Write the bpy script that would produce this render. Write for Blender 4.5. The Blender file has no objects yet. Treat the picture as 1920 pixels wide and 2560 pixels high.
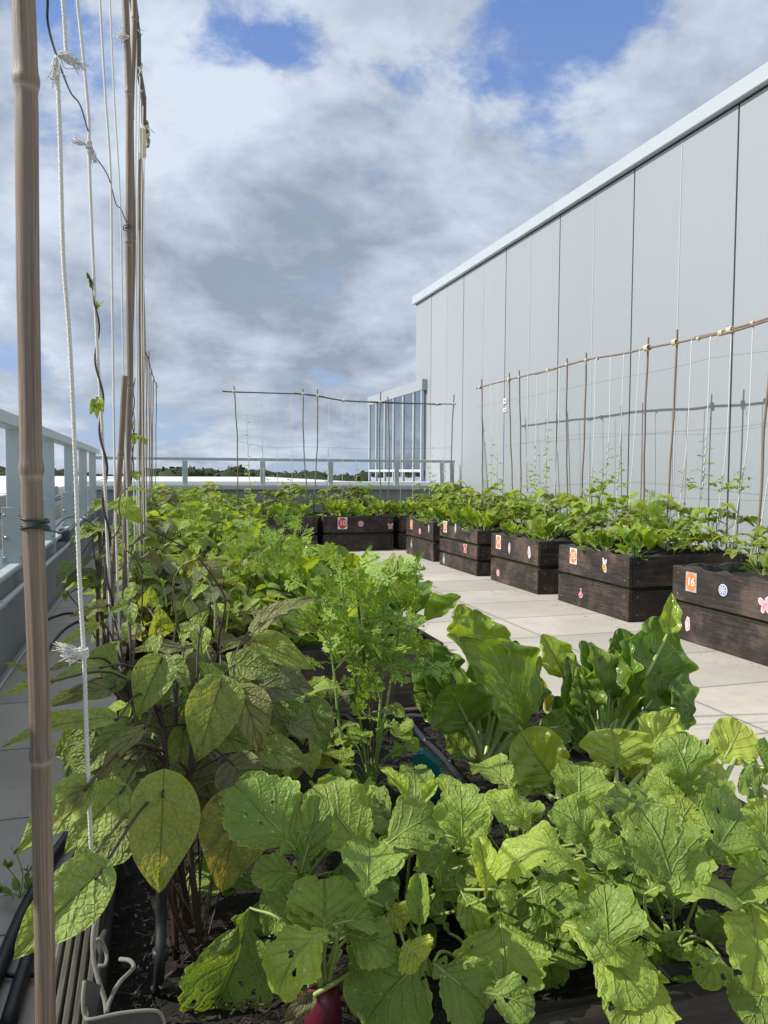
import bpy, math, random
import numpy as np
from mathutils import Vector
scene = bpy.context.scene
COL = scene.collection
R = math.radians

# ------------------------------------------------------------------ camera
F, PITCH, ROLL, YAW = 1923.0, R(2.98), R(0.35), R(16.9)
fw = np.array([math.sin(YAW)*math.cos(PITCH), math.cos(YAW)*math.cos(PITCH), -math.sin(PITCH)])
rt = np.cross(fw, [0, 0, 1.0]); rt /= np.linalg.norm(rt); upv = np.cross(rt, fw)
rt, upv = math.cos(ROLL)*rt+math.sin(ROLL)*upv, -math.sin(ROLL)*rt+math.cos(ROLL)*upv
EYE = np.array([0, 0, 1.0])
cd = bpy.data.cameras.new('camera'); cam = bpy.data.objects.new('camera', cd); COL.objects.link(cam)
from mathutils import Matrix
m = Matrix.Identity(4)
for i in range(3):
    m[i][0], m[i][1], m[i][2], m[i][3] = rt[i], upv[i], -fw[i], EYE[i]
cam.matrix_world = m
cd.sensor_fit = 'VERTICAL'; cd.sensor_height = 36.0; cd.sensor_width = 27.0
cd.lens = F/2560*36; cd.clip_start = 0.02; cd.clip_end = 3000
scene.camera = cam
scene.render.resolution_x, scene.render.resolution_y = 768, 1024
# measured bearings on the terrace -> world points
def ray(x, y): return fw*F+rt*(x-960)-upv*(y-1280)
def PY(x, y, Y): d = ray(x, y); return EYE+d*(Y/d[1])
def PZ(x, y, z): d = ray(x, y); return EYE+d*((z-1)/d[2])
def PX(x, y, X): d = ray(x, y); return EYE+d*(X/d[0])

# ------------------------------------------------------------------ view, sun, sky
scene.view_settings.view_transform = 'Standard'; scene.view_settings.look = 'None'
scene.view_settings.gamma = 1; scene.view_settings.use_curve_mapping = False
scene.view_settings.exposure = 0.0
SUN_EL, SUN_AZ = R(39), R(10)      # light travels towards +X, a little towards -Y
tdir = Vector((math.cos(SUN_EL)*math.cos(SUN_AZ), -math.cos(SUN_EL)*math.sin(SUN_AZ), -math.sin(SUN_EL)))
ld = bpy.data.lights.new('sun', 'SUN'); ld.energy = 5.0; ld.angle = R(0.53); ld.color = (1, .95, .86)
sun = bpy.data.objects.new('sun', ld); COL.objects.link(sun)
sun.rotation_euler = tdir.to_track_quat('-Z', 'Y').to_euler(); sun.location = (-6, 2, 8)
scene.cycles.max_bounces = 7; scene.cycles.transparent_max_bounces = 12
scene.cycles.use_adaptive_sampling = True

class N:                                   # tiny node helper
    def __init__(s, tree): s.t = tree; s.n = tree.nodes; s.l = tree.links
    def node(s, typ, **kw):
        n = s.n.new(typ)
        for k, v in kw.items(): setattr(n, k, v)
        return n
    def put(s, sock, v):
        if v is None: return
        if isinstance(v, bpy.types.NodeSocket): s.l.new(v, sock)
        else:
            if hasattr(sock.default_value, '__len__') and not isinstance(v, (int, float)):
                v = tuple(v)
                if len(sock.default_value) == 4 and len(v) == 3: v = v+(1,)
            elif hasattr(sock.default_value, '__len__'): v = (v,)*len(sock.default_value)
            sock.default_value = v
    def math(s, op, a, b=None, c=None, clamp=False):
        n = s.node('ShaderNodeMath', operation=op, use_clamp=clamp)
        s.put(n.inputs[0], a); s.put(n.inputs[1], b); s.put(n.inputs[2], c); return n.outputs[0]
    def vm(s, op, a, b=None, sc=None):
        n = s.node('ShaderNodeVectorMath', operation=op)
        s.put(n.inputs[0], a); s.put(n.inputs[1], b)
        if sc is not None: s.put(n.inputs['Scale'], sc)
        return n.outputs['Value'] if op in ('DOT_PRODUCT', 'LENGTH', 'DISTANCE') else n.outputs[0]
    def mr(s, v, a, b, c=0., d=1., interp='SMOOTHSTEP'):
        n = s.node('ShaderNodeMapRange', interpolation_type=interp)
        for k, x in enumerate((v, a, b, c, d)): s.put(n.inputs[k], x)
        return n.outputs[0]
    def mix(s, f, a, b, bt='MIX'):
        n = s.node('ShaderNodeMix', data_type='RGBA', blend_type=bt)
        s.put(n.inputs[0], f); s.put(n.inputs[6], a); s.put(n.inputs[7], b); return n.outputs[2]
    def noise(s, vec, scale, detail=4, rough=.55, dist=0., out=0):
        n = s.node('ShaderNodeTexNoise'); s.put(n.inputs['Vector'], vec)
        n.inputs['Scale'].default_value = scale; n.inputs['Detail'].default_value = detail
        n.inputs['Roughness'].default_value = rough; n.inputs['Distortion'].default_value = dist
        return n.outputs[out]
    def mapping(s, vec, loc=(0, 0, 0), rot=(0, 0, 0), scale=(1, 1, 1)):
        n = s.node('ShaderNodeMapping'); s.put(n.inputs[0], vec)
        n.inputs[1].default_value = loc; n.inputs[2].default_value = rot; n.inputs[3].default_value = scale
        return n.outputs[0]
    def sep(s, v):
        n = s.node('ShaderNodeSeparateXYZ'); s.put(n.inputs[0], v); return n.outputs
    def comb(s, x, y, z):
        n = s.node('ShaderNodeCombineXYZ')
        for k, v in enumerate((x, y, z)): s.put(n.inputs[k], v)
        return n.outputs[0]
    def bump(s, h, strength=.3, dist=.01):
        n = s.node('ShaderNodeBump'); n.inputs['Strength'].default_value = strength
        n.inputs['Distance'].default_value = dist; s.put(n.inputs['Height'], h); return n.outputs[0]

def build_world():
    w = bpy.data.worlds.new('World'); scene.world = w; w.use_nodes = True
    w.node_tree.nodes.clear(); k = N(w.node_tree)
    out = k.node('ShaderNodeOutputWorld'); bg = k.node('ShaderNodeBackground'); bg.inputs[1].default_value = .1
    sky = k.node('ShaderNodeTexSky', sky_type='NISHITA', sun_disc=False)
    sky.sun_elevation = SUN_EL
    sd = -tdir; sky.sun_rotation = math.atan2(sd.x, sd.y)
    sky.dust_density = .6; sky.air_density = 1.0; sky.ozone_density = 2.0
    d = k.node('ShaderNodeTexCoord').outputs['Generated']
    xyz = k.sep(d)
    zz = k.math('ADD', k.math('MAXIMUM', xyz[2], 0.0), .38)
    pl = k.comb(k.math('DIVIDE', xyz[0], zz), k.math('DIVIDE', xyz[1], zz), 0)
    wob = k.noise(pl, 1.1, 3, .5, out=1)
    plw = k.vm('ADD', pl, k.vm('SCALE', k.vm('SUBTRACT', wob, (.5, .5, .5)), sc=.35))
    n1 = k.noise(plw, 2.4, 9, .60)
    n2 = k.noise(k.vm('ADD', plw, (-.12, .05, .4)), 3.4, 8, .58)
    dw = k.vm('ADD', d, k.vm('SCALE', k.vm('SUBTRACT', k.noise(plw, 1.6, 5, .6, out=1), (.5, .5, .5)), sc=.22))
    def bump(x, y, rad, amp):
        c = ray(x, y); c = c/np.linalg.norm(c)
        ds = k.vm('DISTANCE', dw, tuple(c))
        return k.mr(ds, 0., rad/F, amp, 0.)
    def total(lst):
        s = None
        for b in lst:
            o = bump(*b); s = o if s is None else k.math('ADD', s, o)
        return s
    blue = total([(1380, 110, 340, .66), (150, 60, 240, .46), (640, 70, 230, .42), (1100, 220, 260, .36),
                  (1290, 480, 240, .30), (120, 950, 220, .34), (560, 1110, 380, .24), (900, 1120, 300, .2),
                  (330, 1000, 200, .22), (1000, 600, 140, .1), (2600, 300, 500, .3), (-600, 400, 500, .3), (60, 330, 180, .2), (420, 120, 200, .16)])
    lit = total([(470, 300, 420, .42), (760, 240, 300, .26), (1330, 300, 240, .26), (60, 420, 300, .2), (980, 780, 200, .36), (600, 860, 240, .1),
                 (900, 420, 150, .12), (1500, 330, 260, .14), (130, 700, 200, .14), (1750, 60, 260, .1)])
    gry = total([(800, 700, 320, .42), (520, 640, 260, .26), (980, 640, 180, .22), (640, 440, 220, .22), (800, 960, 300, .30), (1060, 420, 260, .24),
                 (250, 820, 240, .16), (430, 880, 200, .2), (1650, 160, 220, .16)])
    dens = k.math('SUBTRACT', k.math('ADD', k.math('MULTIPLY', k.math('SUBTRACT', n1, .5), 2.5), .68), blue)
    cover = k.mr(dens, .18, .46, 0., 1.)
    sh = k.math('ADD', k.math('SUBTRACT', lit, gry), k.math('MULTIPLY', k.math('SUBTRACT', n2, .5), 1.5))
    n3 = k.noise(k.vm('ADD', plw, (-.10, .03, 0.)), 2.4, 9, .60)      # brighter where the cloud thins towards the sun
    sh = k.math('ADD', k.math('ADD', sh, .50), k.math('MULTIPLY', k.math('SUBTRACT', n1, n3), 2.8))
    sh = k.mr(sh, 0., 1.05, 0., 1., 'LINEAR')
    cc = k.mix(sh, (3.2, 3.8, 4.7), (7.3, 8.1, 9.3))
    # thick sheets are lit from behind at their thin rims
    rim = k.mr(dens, .2, .55, .10, 0.)
    cc = k.mix(rim, cc, (5.8, 6.8, 8.4))
    skc = k.mix(k.mr(xyz[2], 0., .6, .9, .55, 'LINEAR'), k.mix(1., sky.outputs[0], (1.3, 1.5, 1.9), 'MULTIPLY'), k.mix(k.mr(xyz[2], .02, .5, 0., 1., 'LINEAR'), (3.9, 5.0, 6.9), (1.9, 3.1, 6.4)))
    col = k.mix(k.math('MULTIPLY', cover, .97), skc, cc)
    k.put(bg.inputs[0], col); k.l.new(bg.outputs[0], out.inputs[0])
build_world()

# ------------------------------------------------------------------ mesh builder
class G:
    def __init__(s): s.v = []; s.f = []; s.uv = []; s.t = []; s.mi = []; s.sm = []; s.n = 0; s.mats = []
    def slot(s, m):
        if m not in s.mats: s.mats.append(m)
        return s.mats.index(m)
    def add(s, V, Fc, mat, uv=None, tint=None, smooth=True):
        V = np.asarray(V, float).reshape(-1, 3); k = len(V)
        s.v.append(V)
        s.uv.append(np.zeros((k, 2)) if uv is None else np.asarray(uv, float).reshape(-1, 2))
        if tint is None: tint = (0, .5, 0)
        tt = np.asarray(tint, float)
        s.t.append(np.tile(tt, (k, 1)) if tt.ndim == 1 else tt)
        i = s.slot(mat)
        if isinstance(Fc, np.ndarray): Fc = Fc.tolist()
        for q in Fc: s.f.append([a+s.n for a in q])
        s.mi += [i]*len(Fc); s.sm += [smooth]*len(Fc); s.n += k
    def merge(s, o, M=None, off=(0, 0, 0)):
        """append another G with matrix M (3x3) and offset"""
        V = np.concatenate(o.v); V = V if M is None else V@np.asarray(M).T
        V = V+np.asarray(off); base = s.n
        s.v.append(V); s.uv += o.uv; s.t += o.t
        mp = [s.slot(m) for m in o.mats]
        s.f += [[a+base for a in q] for q in o.f]; s.mi += [mp[i] for i in o.mi]; s.sm += o.sm; s.n += len(V)
    def mesh(s, name, origin=(0, 0, 0)):
        me = bpy.data.meshes.new(name)
        V = np.concatenate(s.v)-np.asarray(origin, float)
        me.from_pydata(V.tolist(), [], s.f)
        for m in s.mats: me.materials.append(m)
        me.polygons.foreach_set('material_index', s.mi); me.polygons.foreach_set('use_smooth', s.sm)
        UV = np.concatenate(s.uv); T = np.concatenate(s.t)
        li = np.zeros(len(me.loops), np.int32); me.loops.foreach_get('vertex_index', li)
        ul = me.uv_layers.new(name='UVMap'); ul.data.foreach_set('uv', UV[li].astype(np.float32).ravel())
        ca = me.color_attributes.new('tint', 'FLOAT_COLOR', 'POINT')
        ca.data.foreach_set('color', np.hstack([T, np.ones((len(T), 1))]).astype(np.float32).ravel())
        me.update(); return me
    def obj(s, name, parent=None, origin=(0, 0, 0)):
        """link as one object; mesh coordinates given in world space minus parent's location when parented"""
        if s.n == 0: return None
        po = np.zeros(3) if parent is None else np.array(root_loc(parent))
        org = np.asarray(origin, float)
        me = s.mesh(name, org if parent is None else po)
        o = bpy.data.objects.new(name, me); COL.objects.link(o)
        if parent is not None: o.parent = parent
        else: o.location = origin
        return o
    # shapes -------------------------------------------------------
    def box(s, lo, hi, mat, bevel=0., tint=None, M=None, off=None, smooth=False):
        lo = np.array(lo, float); hi = np.array(hi, float)
        if bevel <= 0:
            V = np.array([[x, y, z] for x in (lo[0], hi[0]) for y in (lo[1], hi[1]) for z in (lo[2], hi[2])])
            Fc = [[0, 1, 3, 2], [4, 6, 7, 5], [0, 4, 5, 1], [2, 3, 7, 6], [0, 2, 6, 4], [1, 5, 7, 3]]
        else:
            b = bevel; V = []; idx = {}
            for sx in (0, 1):
                for sy in (0, 1):
                    for sz in (0, 1):
                        c = np.array([(lo, hi)[sx][0], (lo, hi)[sy][1], (lo, hi)[sz][2]])
                        d = np.array([1-2*sx, 1-2*sy, 1-2*sz])*b
                        for ax in range(3):
                            p = c+d; p[ax] = c[ax]; idx[(sx, sy, sz, ax)] = len(V); V.append(p)
            Fc = []
            def q(ax, sgn, order):
                Fc.append([idx[o+(ax,)] for o in order])
            q(0, 0, [(0, 0, 0), (0, 0, 1), (0, 1, 1), (0, 1, 0)]); q(0, 1, [(1, 0, 0), (1, 1, 0), (1, 1, 1), (1, 0, 1)])
            q(1, 0, [(0, 0, 0), (1, 0, 0), (1, 0, 1), (0, 0, 1)]); q(1, 1, [(0, 1, 0), (0, 1, 1), (1, 1, 1), (1, 1, 0)])
            q(2, 0, [(0, 0, 0), (0, 1, 0), (1, 1, 0), (1, 0, 0)]); q(2, 1, [(0, 0, 1), (1, 0, 1), (1, 1, 1), (0, 1, 1)])
            for c in [(a, b_) for a in (0, 1) for b_ in (0, 1)]:
                e = [(0,)+c, (1,)+c]; Fc.append([idx[e[0]+(1,)], idx[e[1]+(1,)], idx[e[1]+(2,)], idx[e[0]+(2,)]])
                e = [(c[0], 0, c[1]), (c[0], 1, c[1])]; Fc.append([idx[e[0]+(0,)], idx[e[1]+(0,)], idx[e[1]+(2,)], idx[e[0]+(2,)]])
                e = [c+(0,), c+(1,)]; Fc.append([idx[e[0]+(0,)], idx[e[1]+(0,)], idx[e[1]+(1,)], idx[e[0]+(1,)]])
            for c in [(a, b_, c_) for a in (0, 1) for b_ in (0, 1) for c_ in (0, 1)]:
                Fc.append([idx[c+(0,)], idx[c+(1,)], idx[c+(2,)]])
            V = np.array(V)
        if M is not None: V = V@np.asarray(M).T
        if off is not None: V = V+np.asarray(off)
        s.add(V, Fc, mat, None, tint, smooth)
    def tube(s, pts, rad, mat, seg=8, tint=None, caps=True, smooth=True):
        pts = np.asarray(pts, float); n = len(pts); rad = np.broadcast_to(np.asarray(rad, float), (n,))
        T = np.gradient(pts, axis=0); T /= np.linalg.norm(T, axis=1)[:, None]+1e-12
        a = np.array([0, 0, 1.0]) if abs(T[0][2]) < .9 else np.array([1.0, 0, 0])
        V = []; UV = []; L = 0
        u = np.cross(T[0], a); u /= np.linalg.norm(u)
        for i in range(n):
            u = u-T[i]*(u@T[i]); u /= np.linalg.norm(u)+1e-12; w = np.cross(T[i], u)
            if i: L += np.linalg.norm(pts[i]-pts[i-1])
            for j in range(seg):
                an = 2*math.pi*j/seg
                V.append(pts[i]+rad[i]*(math.cos(an)*u+math.sin(an)*w)); UV.append((j/seg, L))
        Fc = [[i*seg+j, i*seg+(j+1) % seg, (i+1)*seg+(j+1) % seg, (i+1)*seg+j] for i in range(n-1) for j in range(seg)]
        if caps: Fc += [list(range(seg))[::-1], [(n-1)*seg+j for j in range(seg)]]
        s.add(V, Fc, mat, UV, tint, smooth)
    def poly(s, pts, depth, mat, tint=None):
        """flat outline pts (n,3) extruded by vector depth"""
        pts = np.asarray(pts, float); n = len(pts); V = np.vstack([pts, pts+np.asarray(depth)])
        Fc = [list(range(n)), list(range(n, 2*n))[::-1]]+[[i, i+n, (i+1) % n+n, (i+1) % n] for i in range(n)]
        s.add(V, Fc, mat, None, tint, False)

def root_loc(o):
    p = Vector((0, 0, 0))
    while o is not None: p += o.location; o = o.parent
    return p
def tag(o, label=None, cat=None, group=None, kind=None):
    if label: o['label'] = label
    if cat: o['category'] = cat
    if group: o['group'] = group
    if kind: o['kind'] = kind
    return o
def thing(name, label, cat, loc=(0, 0, 0), group=None):
    o = bpy.data.objects.new(name, None); o.empty_display_size = .05; COL.objects.link(o); o.location = loc
    return tag(o, label, cat, group)
def copy_tree(o, parent=None):
    c = o.copy(); COL.objects.link(c); c.parent = parent
    for ch in list(o.children): copy_tree(ch, c)
    return c
def bez(pts, n=24):
    """smooth curve through points (Catmull-Rom)"""
    P = np.asarray(pts, float)
    if len(P) == 2: return np.array([P[0]+(P[1]-P[0])*t for t in np.linspace(0, 1, n)])
    Q = np.vstack([2*P[0]-P[1], P, 2*P[-1]-P[-2]]); out = []
    m_ = max(2, n//(len(P)-1))
    for i in range(1, len(Q)-2):
        for t in np.linspace(0, 1, m_, endpoint=(i == len(Q)-3)):
            a, b, c, d = Q[i-1], Q[i], Q[i+1], Q[i+2]
            out.append(.5*((2*b)+(c-a)*t+(2*a-5*b+4*c-d)*t*t+(3*b-a-3*c+d)*t**3))
    return np.array(out)
# ------------------------------------------------------------------ materials
def newmat(name):
    m_ = bpy.data.materials.new(name); m_.use_nodes = True; m_.node_tree.nodes.clear()
    k = N(m_.node_tree); k.out = k.node('ShaderNodeOutputMaterial'); return m_, k
def pbsdf(k, col, rough=.6, metal=0., normal=None, spec=None):
    b = k.node('ShaderNodeBsdfPrincipled'); k.put(b.inputs['Base Color'], col); k.put(b.inputs['Roughness'], rough)
    k.put(b.inputs['Metallic'], metal)
    if normal is not None: k.put(b.inputs['Normal'], normal)
    if spec is not None: k.put(b.inputs['Specular IOR Level'], spec)
    return b
def simple(name, col, rough=.6, metal=0., var=.15, scale=20., bump=0., bd=.002, spec=None):
    m_, k = newmat(name); oc = k.node('ShaderNodeTexCoord').outputs['Object']
    n = k.noise(oc, scale, 5, .6)
    c = k.mix(n, tuple(x*(1-var) for x in col), tuple(min(1, x*(1+var)) for x in col))
    nb = k.bump(n, bump, bd) if bump else None
    b = pbsdf(k, c, rough, metal, nb, spec); k.l.new(b.outputs[0], k.out.inputs[0]); return m_

def leafmat(name, dark, light, vein, nv=7, slope=.55, rough=.45, trans=.35, under=None, holes=0., spots=0., veinw=.05, crinkle=.5, spec=.4, brown=(.16, .09, .03), yellow=(.42, .42, .04)):
    m_, k = newmat(name)
    tc = k.node('ShaderNodeTexCoord'); uv = tc.outputs['UV']; oc = tc.outputs['Object']
    at = k.node('ShaderNodeAttribute', attribute_name='tint'); tr = k.sep(at.outputs['Color'])
    s = k.sep(uv); v = k.math('ABSOLUTE', k.math('SUBTRACT', k.math('MULTIPLY', s[0], 2.), 1.)); u = s[1]
    wn = k.noise(oc, 55, 2, .5)
    t = k.math('ADD', k.math('SUBTRACT', k.math('MULTIPLY', u, float(nv)), k.math('MULTIPLY', k.math('POWER', v, .8), slope*nv*.5)), k.math('MULTIPLY', wn, .5))
    pp = k.math('PINGPONG', t, .5)
    lat = k.math('MULTIPLY', k.mr(pp, 0., veinw*1.6, 1., 0.), k.math('SUBTRACT', 1., k.math('MULTIPLY', v, .75)))
    mid = k.mr(v, 0., veinw, 1., 0.)
    vn = k.math('MAXIMUM', mid, k.math('MULTIPLY', lat, .75))
    n1 = k.noise(oc, 18, 4, .6); n2 = k.noise(oc, 140, 3, .6); n3 = k.noise(oc, 42, 5, .65)
    f = k.math('ADD', k.math('MULTIPLY', k.math('SUBTRACT', n1, .5), 1.2), tr[0], clamp=True)
    c = k.mix(f, dark, light)
    # age: yellowing then browning patches carried by the leaf itself
    age = tr[2]
    c = k.mix(k.math('MULTIPLY', k.math('MULTIPLY', k.mr(k.math('ADD', n3, k.math('MULTIPLY', age, .55)), .5, .8), k.mr(pp, .0, .3, .35, 1.)), k.math('MINIMUM', k.math('MULTIPLY', age, 2.), 1.)), c, yellow)
    c = k.mix(k.mr(k.math('ADD', k.noise(oc, 30, 6, .7), k.math('SUBTRACT', k.math('MULTIPLY', age, .6), .42)), .42, .62, 0., .9), c, brown)
    c = k.mix(k.math('MULTIPLY', vn, .55), c, vein)
    c = k.mix(k.math('MULTIPLY', k.math('SUBTRACT', n2, .5), .5, clamp=True), c, tuple(x*.55 for x in dark))
    if spots:
        vo = k.node('ShaderNodeTexVoronoi'); k.put(vo.inputs['Vector'], oc); vo.inputs['Scale'].default_value = 130
        sp = k.math('MULTIPLY', k.mr(vo.outputs['Distance'], .10, .20, 1., 0.), k.mr(k.noise(oc, 26, 2), .5, .62))
        c = k.mix(k.math('MULTIPLY', sp, spots), c, (.62, .68, .45))
    mott = k.math('MULTIPLY', k.mr(k.noise(k.vm('ADD', oc, (3., 1., 2.)), 75, 5, .75), .50, .66), k.math('MINIMUM', k.math('MULTIPLY', age, 1.8), .4))
    c = k.mix(mott, c, brown)
    edge = k.mr(v, .93, 1.0, 0., .55); c = k.mix(edge, c, tuple(x*1.25 for x in light))
    c = k.vm('SCALE', c, sc=k.math('ADD', k.math('MULTIPLY', tr[1], 1.2), .4))
    und = under or tuple(min(1, a*.6+b*.5) for a, b in zip(light, (.12, .17, .07)))
    geo = k.node('ShaderNodeNewGeometry')
    cf = k.mix(k.math('MULTIPLY', geo.outputs['Backfacing'], .5), c, und)
    ve = k.node('ShaderNodeTexVoronoi', feature='DISTANCE_TO_EDGE'); k.put(ve.inputs['Vector'], oc); ve.inputs['Scale'].default_value = 150
    net = k.mr(ve.outputs['Distance'], 0., .22, 0., 1.)
    h = k.math('ADD', k.math('MULTIPLY', k.mr(pp, 0., .16, 0., 1.), .28), k.math('MULTIPLY', n2, .3*crinkle)); h = k.math('ADD', h, k.math('MULTIPLY', net, .22*crinkle))
    h = k.math('ADD', h, k.math('MULTIPLY', n3, .9*crinkle)); h = k.math('SUBTRACT', h, k.math('MULTIPLY', mid, .8))
    bm = k.bump(h, .85, .005)
    b = pbsdf(k, cf, k.mr(n1, .3, .7, rough-.06, rough+.1, 'LINEAR'), 0., bm, spec)
    tl = k.node('ShaderNodeBsdfTranslucent'); k.put(tl.inputs[0], k.mix(1., c, (1.75, 1.5, .55), 'MULTIPLY')); k.put(tl.inputs['Normal'], bm)
    ms = k.node('ShaderNodeMixShader'); ms.inputs[0].default_value = trans
    k.l.new(b.outputs[0], ms.inputs[1]); k.l.new(tl.outputs[0], ms.inputs[2]); res = ms.outputs[0]
    if holes:
        vo = k.node('ShaderNodeTexVoronoi'); k.put(vo.inputs['Vector'], k.vm('ADD', oc, k.vm('SCALE', k.noise(oc, 90, 2, out=1), sc=.012)))
        vo.inputs['Scale'].default_value = 72
        cell = k.sep(vo.outputs['Color'])[0]
        hm = k.math('LESS_THAN', vo.outputs['Distance'], k.math('MULTIPLY', k.mr(cell, 1-holes, 1., 0., .34, 'LINEAR'), 1.))
        tp = k.node('ShaderNodeBsdfTransparent'); m2 = k.node('ShaderNodeMixShader')
        k.put(m2.inputs[0], hm); k.l.new(res, m2.inputs[1]); k.l.new(tp.outputs[0], m2.inputs[2]); res = m2.outputs[0]
    k.l.new(res, k.out.inputs[0]); return m_

M = {}
M['radish'] = leafmat('radish leaf', (.125, .24, .04), (.43, .56, .085), (.46, .55, .20), 5, .9, .42, .38, holes=.30, spots=1., crinkle=.6)
M['chard'] = leafmat('chard leaf', (.055, .165, .025), (.36, .49, .055), (.42, .52, .16), 5, .9, .17, .40, veinw=.045, crinkle=.25, spec=.5)
M['pale'] = leafmat('pale young chard leaf', (.30, .42, .05), (.50, .60, .09), (.62, .68, .26), 5, .9, .32, .38, veinw=.04, crinkle=.25, spec=.5)
M['bean'] = leafmat('bean leaf', (.13, .23, .04), (.37, .50, .08), (.26, .30, .10), 4, .8, .48, .38, veinw=.035, crinkle=.5, brown=(.13, .085, .045), yellow=(.44, .38, .09))
M['oldbean'] = leafmat('ageing bean leaf', (.10, .18, .05), (.34, .44, .09), (.17, .17, .07), 4, .8, .5, .30, veinw=.04, crinkle=1.2, brown=(.13, .085, .065), yellow=(.42, .38, .09))
M['bronze'] = leafmat('bronzed bean leaf', (.12, .13, .065), (.23, .25, .09), (.13, .10, .06), 5, .8, .5, .22, veinw=.035, crinkle=.7, brown=(.10, .06, .04), yellow=(.28, .26, .06))
M['feather'] = leafmat('feathery leaf', (.13, .255, .04), (.35, .48, .09), (.30, .45, .10), 3, .5, .5, .35, crinkle=.1)
M['weed'] = M['bean']

def stemmat(name, a, b, rough=.45):
    m_, k = newmat(name); tc = k.node('ShaderNodeTexCoord'); oc = tc.outputs['Object']
    c = k.mix(k.noise(oc, 25, 4, .6), a, b)
    p = pbsdf(k, c, rough, 0., k.bump(k.noise(k.mapping(oc, scale=(300, 300, 40)), 1., 2), .25, .001)); k.l.new(p.outputs[0], k.out.inputs[0]); return m_
M['stem_green'] = stemmat('green stem', (.13, .22, .04), (.26, .36, .08))
M['stem_pale'] = stemmat('pale chard stalk', (.27, .37, .10), (.44, .52, .20), .35)
M['stem_purple'] = stemmat('purple stem', (.035, .018, .020), (.085, .05, .035))
M['stem_brown'] = stemmat('brownish stem', (.09, .075, .03), (.16, .15, .05))
M['stem_rad'] = stemmat('radish stalk', (.22, .30, .07), (.36, .42, .12))
M['bulb'] = simple('red radish skin', (.13, .018, .035), .36, 0, .3, 60, .15, .001)

def woodmat(name, axis, dark, mid, worn, wornamt=.5, rough=.62):
    m_, k = newmat(name); oc = k.node('ShaderNodeTexCoord').outputs['Object']
    oi = k.node('ShaderNodeObjectInfo'); oc = k.vm('ADD', oc, k.vm('SCALE', k.comb(oi.outputs['Random'], oi.outputs['Random'], oi.outputs['Random']), sc=7.))
    sc = [14., 14., 14.]; sc[axis] = .9
    st = k.mapping(oc, scale=tuple(sc))
    warp = k.vm('ADD', st, k.vm('SCALE', k.noise(k.mapping(oc, scale=tuple(3. if i != axis else 1.1 for i in range(3))), 1.3, 2, out=1), sc=2.4))
    g = k.noise(warp, 2.3, 7, .68, 1.5)
    rings = k.math('PINGPONG', k.math('MULTIPLY', k.noise(warp, .55, 2, .5), 16.), 1.)
    fine = k.noise(k.mapping(oc, scale=tuple(160. if i != axis else 5. for i in range(3))), 1., 3, .7)
    c = k.mix(k.mr(g, .35, .7), dark, mid)
    c = k.mix(k.math('MULTIPLY', rings, .38), c, tuple(x*.45 for x in dark))
    wn = k.mr(k.math('ADD', k.noise(oc, 3.2, 5, .65), k.math('MULTIPLY', fine, .35)), .62, .88, 0., wornamt)
    c = k.mix(wn, c, worn)
    c = k.mix(k.mr(fine, .56, .74, 0., .55), c, tuple(x*.8 for x in worn))
    h = k.math('ADD', k.math('MULTIPLY', fine, .6), k.math('MULTIPLY', rings, .35))
    p = pbsdf(k, c, k.mr(fine, .3, .7, rough-.08, rough+.15, 'LINEAR'), 0., k.bump(h, .55, .003)); k.l.new(p.outputs[0], k.out.inputs[0]); return m_
for ax, nm in ((0, 'x'), (1, 'y'), (2, 'z')):
    M['wood_'+nm] = woodmat('dark stained timber along '+nm, ax, (.011, .0095, .009), (.046, .033, .027), (.17, .115, .085), .6)
M['wood_worn'] = woodmat('weathered ridged timber', 1, (.05, .045, .035), (.13, .115, .085), (.26, .23, .17), .6, .8)
M['wood_end'] = woodmat('weathered dark timber', 0, (.018, .016, .014), (.05, .045, .04), (.13, .115, .09), .5, .8)

def bamboomat(name, a, b, c_):
    m_, k = newmat(name); tc = k.node('ShaderNodeTexCoord'); oc = tc.outputs['Object']; uv = k.sep(tc.outputs['UV'])
    at = k.sep(k.node('ShaderNodeAttribute', attribute_name='tint').outputs['Color'])
    st = k.comb(k.math('MULTIPLY', uv[0], 9.), k.math('MULTIPLY', uv[1], 3.2), 0.)
    f = k.noise(st, 2.2, 6, .65, .6)
    c = k.mix(k.mr(f, .38, .66), a, b)
    c = k.mix(k.mr(k.noise(oc, 4., 3), .4, .7, 0., .7), c, c_)
    ang = k.math('PINGPONG', k.math('ADD', uv[0], .08), .5)
    crack = k.math('MULTIPLY', k.mr(k.math('ABSOLUTE', k.math('SUBTRACT', uv[0], k.math('ADD', .42, k.math('MULTIPLY', k.noise(k.comb(0., k.math('MULTIPLY', uv[1], 2.), 0.), 2.), .08)))), 0., .02, 1., 0.), .55)
    c = k.mix(crack, c, (.05, .028, .02))
    c = k.mix(k.math('MULTIPLY', at[2], .8), c, (.42, .36, .27))
    fine = k.noise(k.comb(k.math('MULTIPLY', uv[0], 60.), k.math('MULTIPLY', uv[1], 14.), 0.), 2., 3, .7)
    c = k.mix(k.mr(fine, .45, .75, 0., .35), c, tuple(x*.5 for x in a))
    p = pbsdf(k, c, .5, 0., k.bump(k.math('ADD', fine, f), .35, .0012)); k.l.new(p.outputs[0], k.out.inputs[0]); return m_
M['bamboo'] = bamboomat('grey brown bamboo', (.14, .10, .075), (.33, .255, .185), (.24, .185, .14))
M['bamboo_dark'] = bamboomat('dark weathered bamboo', (.07, .055, .045), (.15, .125, .10), (.10, .08, .065))
M['string'] = simple('white cord', (.70, .69, .64), .85, 0, .12, 400, .5, .001)
M['cord_dirty'] = simple('dirty cord', (.22, .21, .17), .9, 0, .2, 300, .4, .001)
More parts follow.
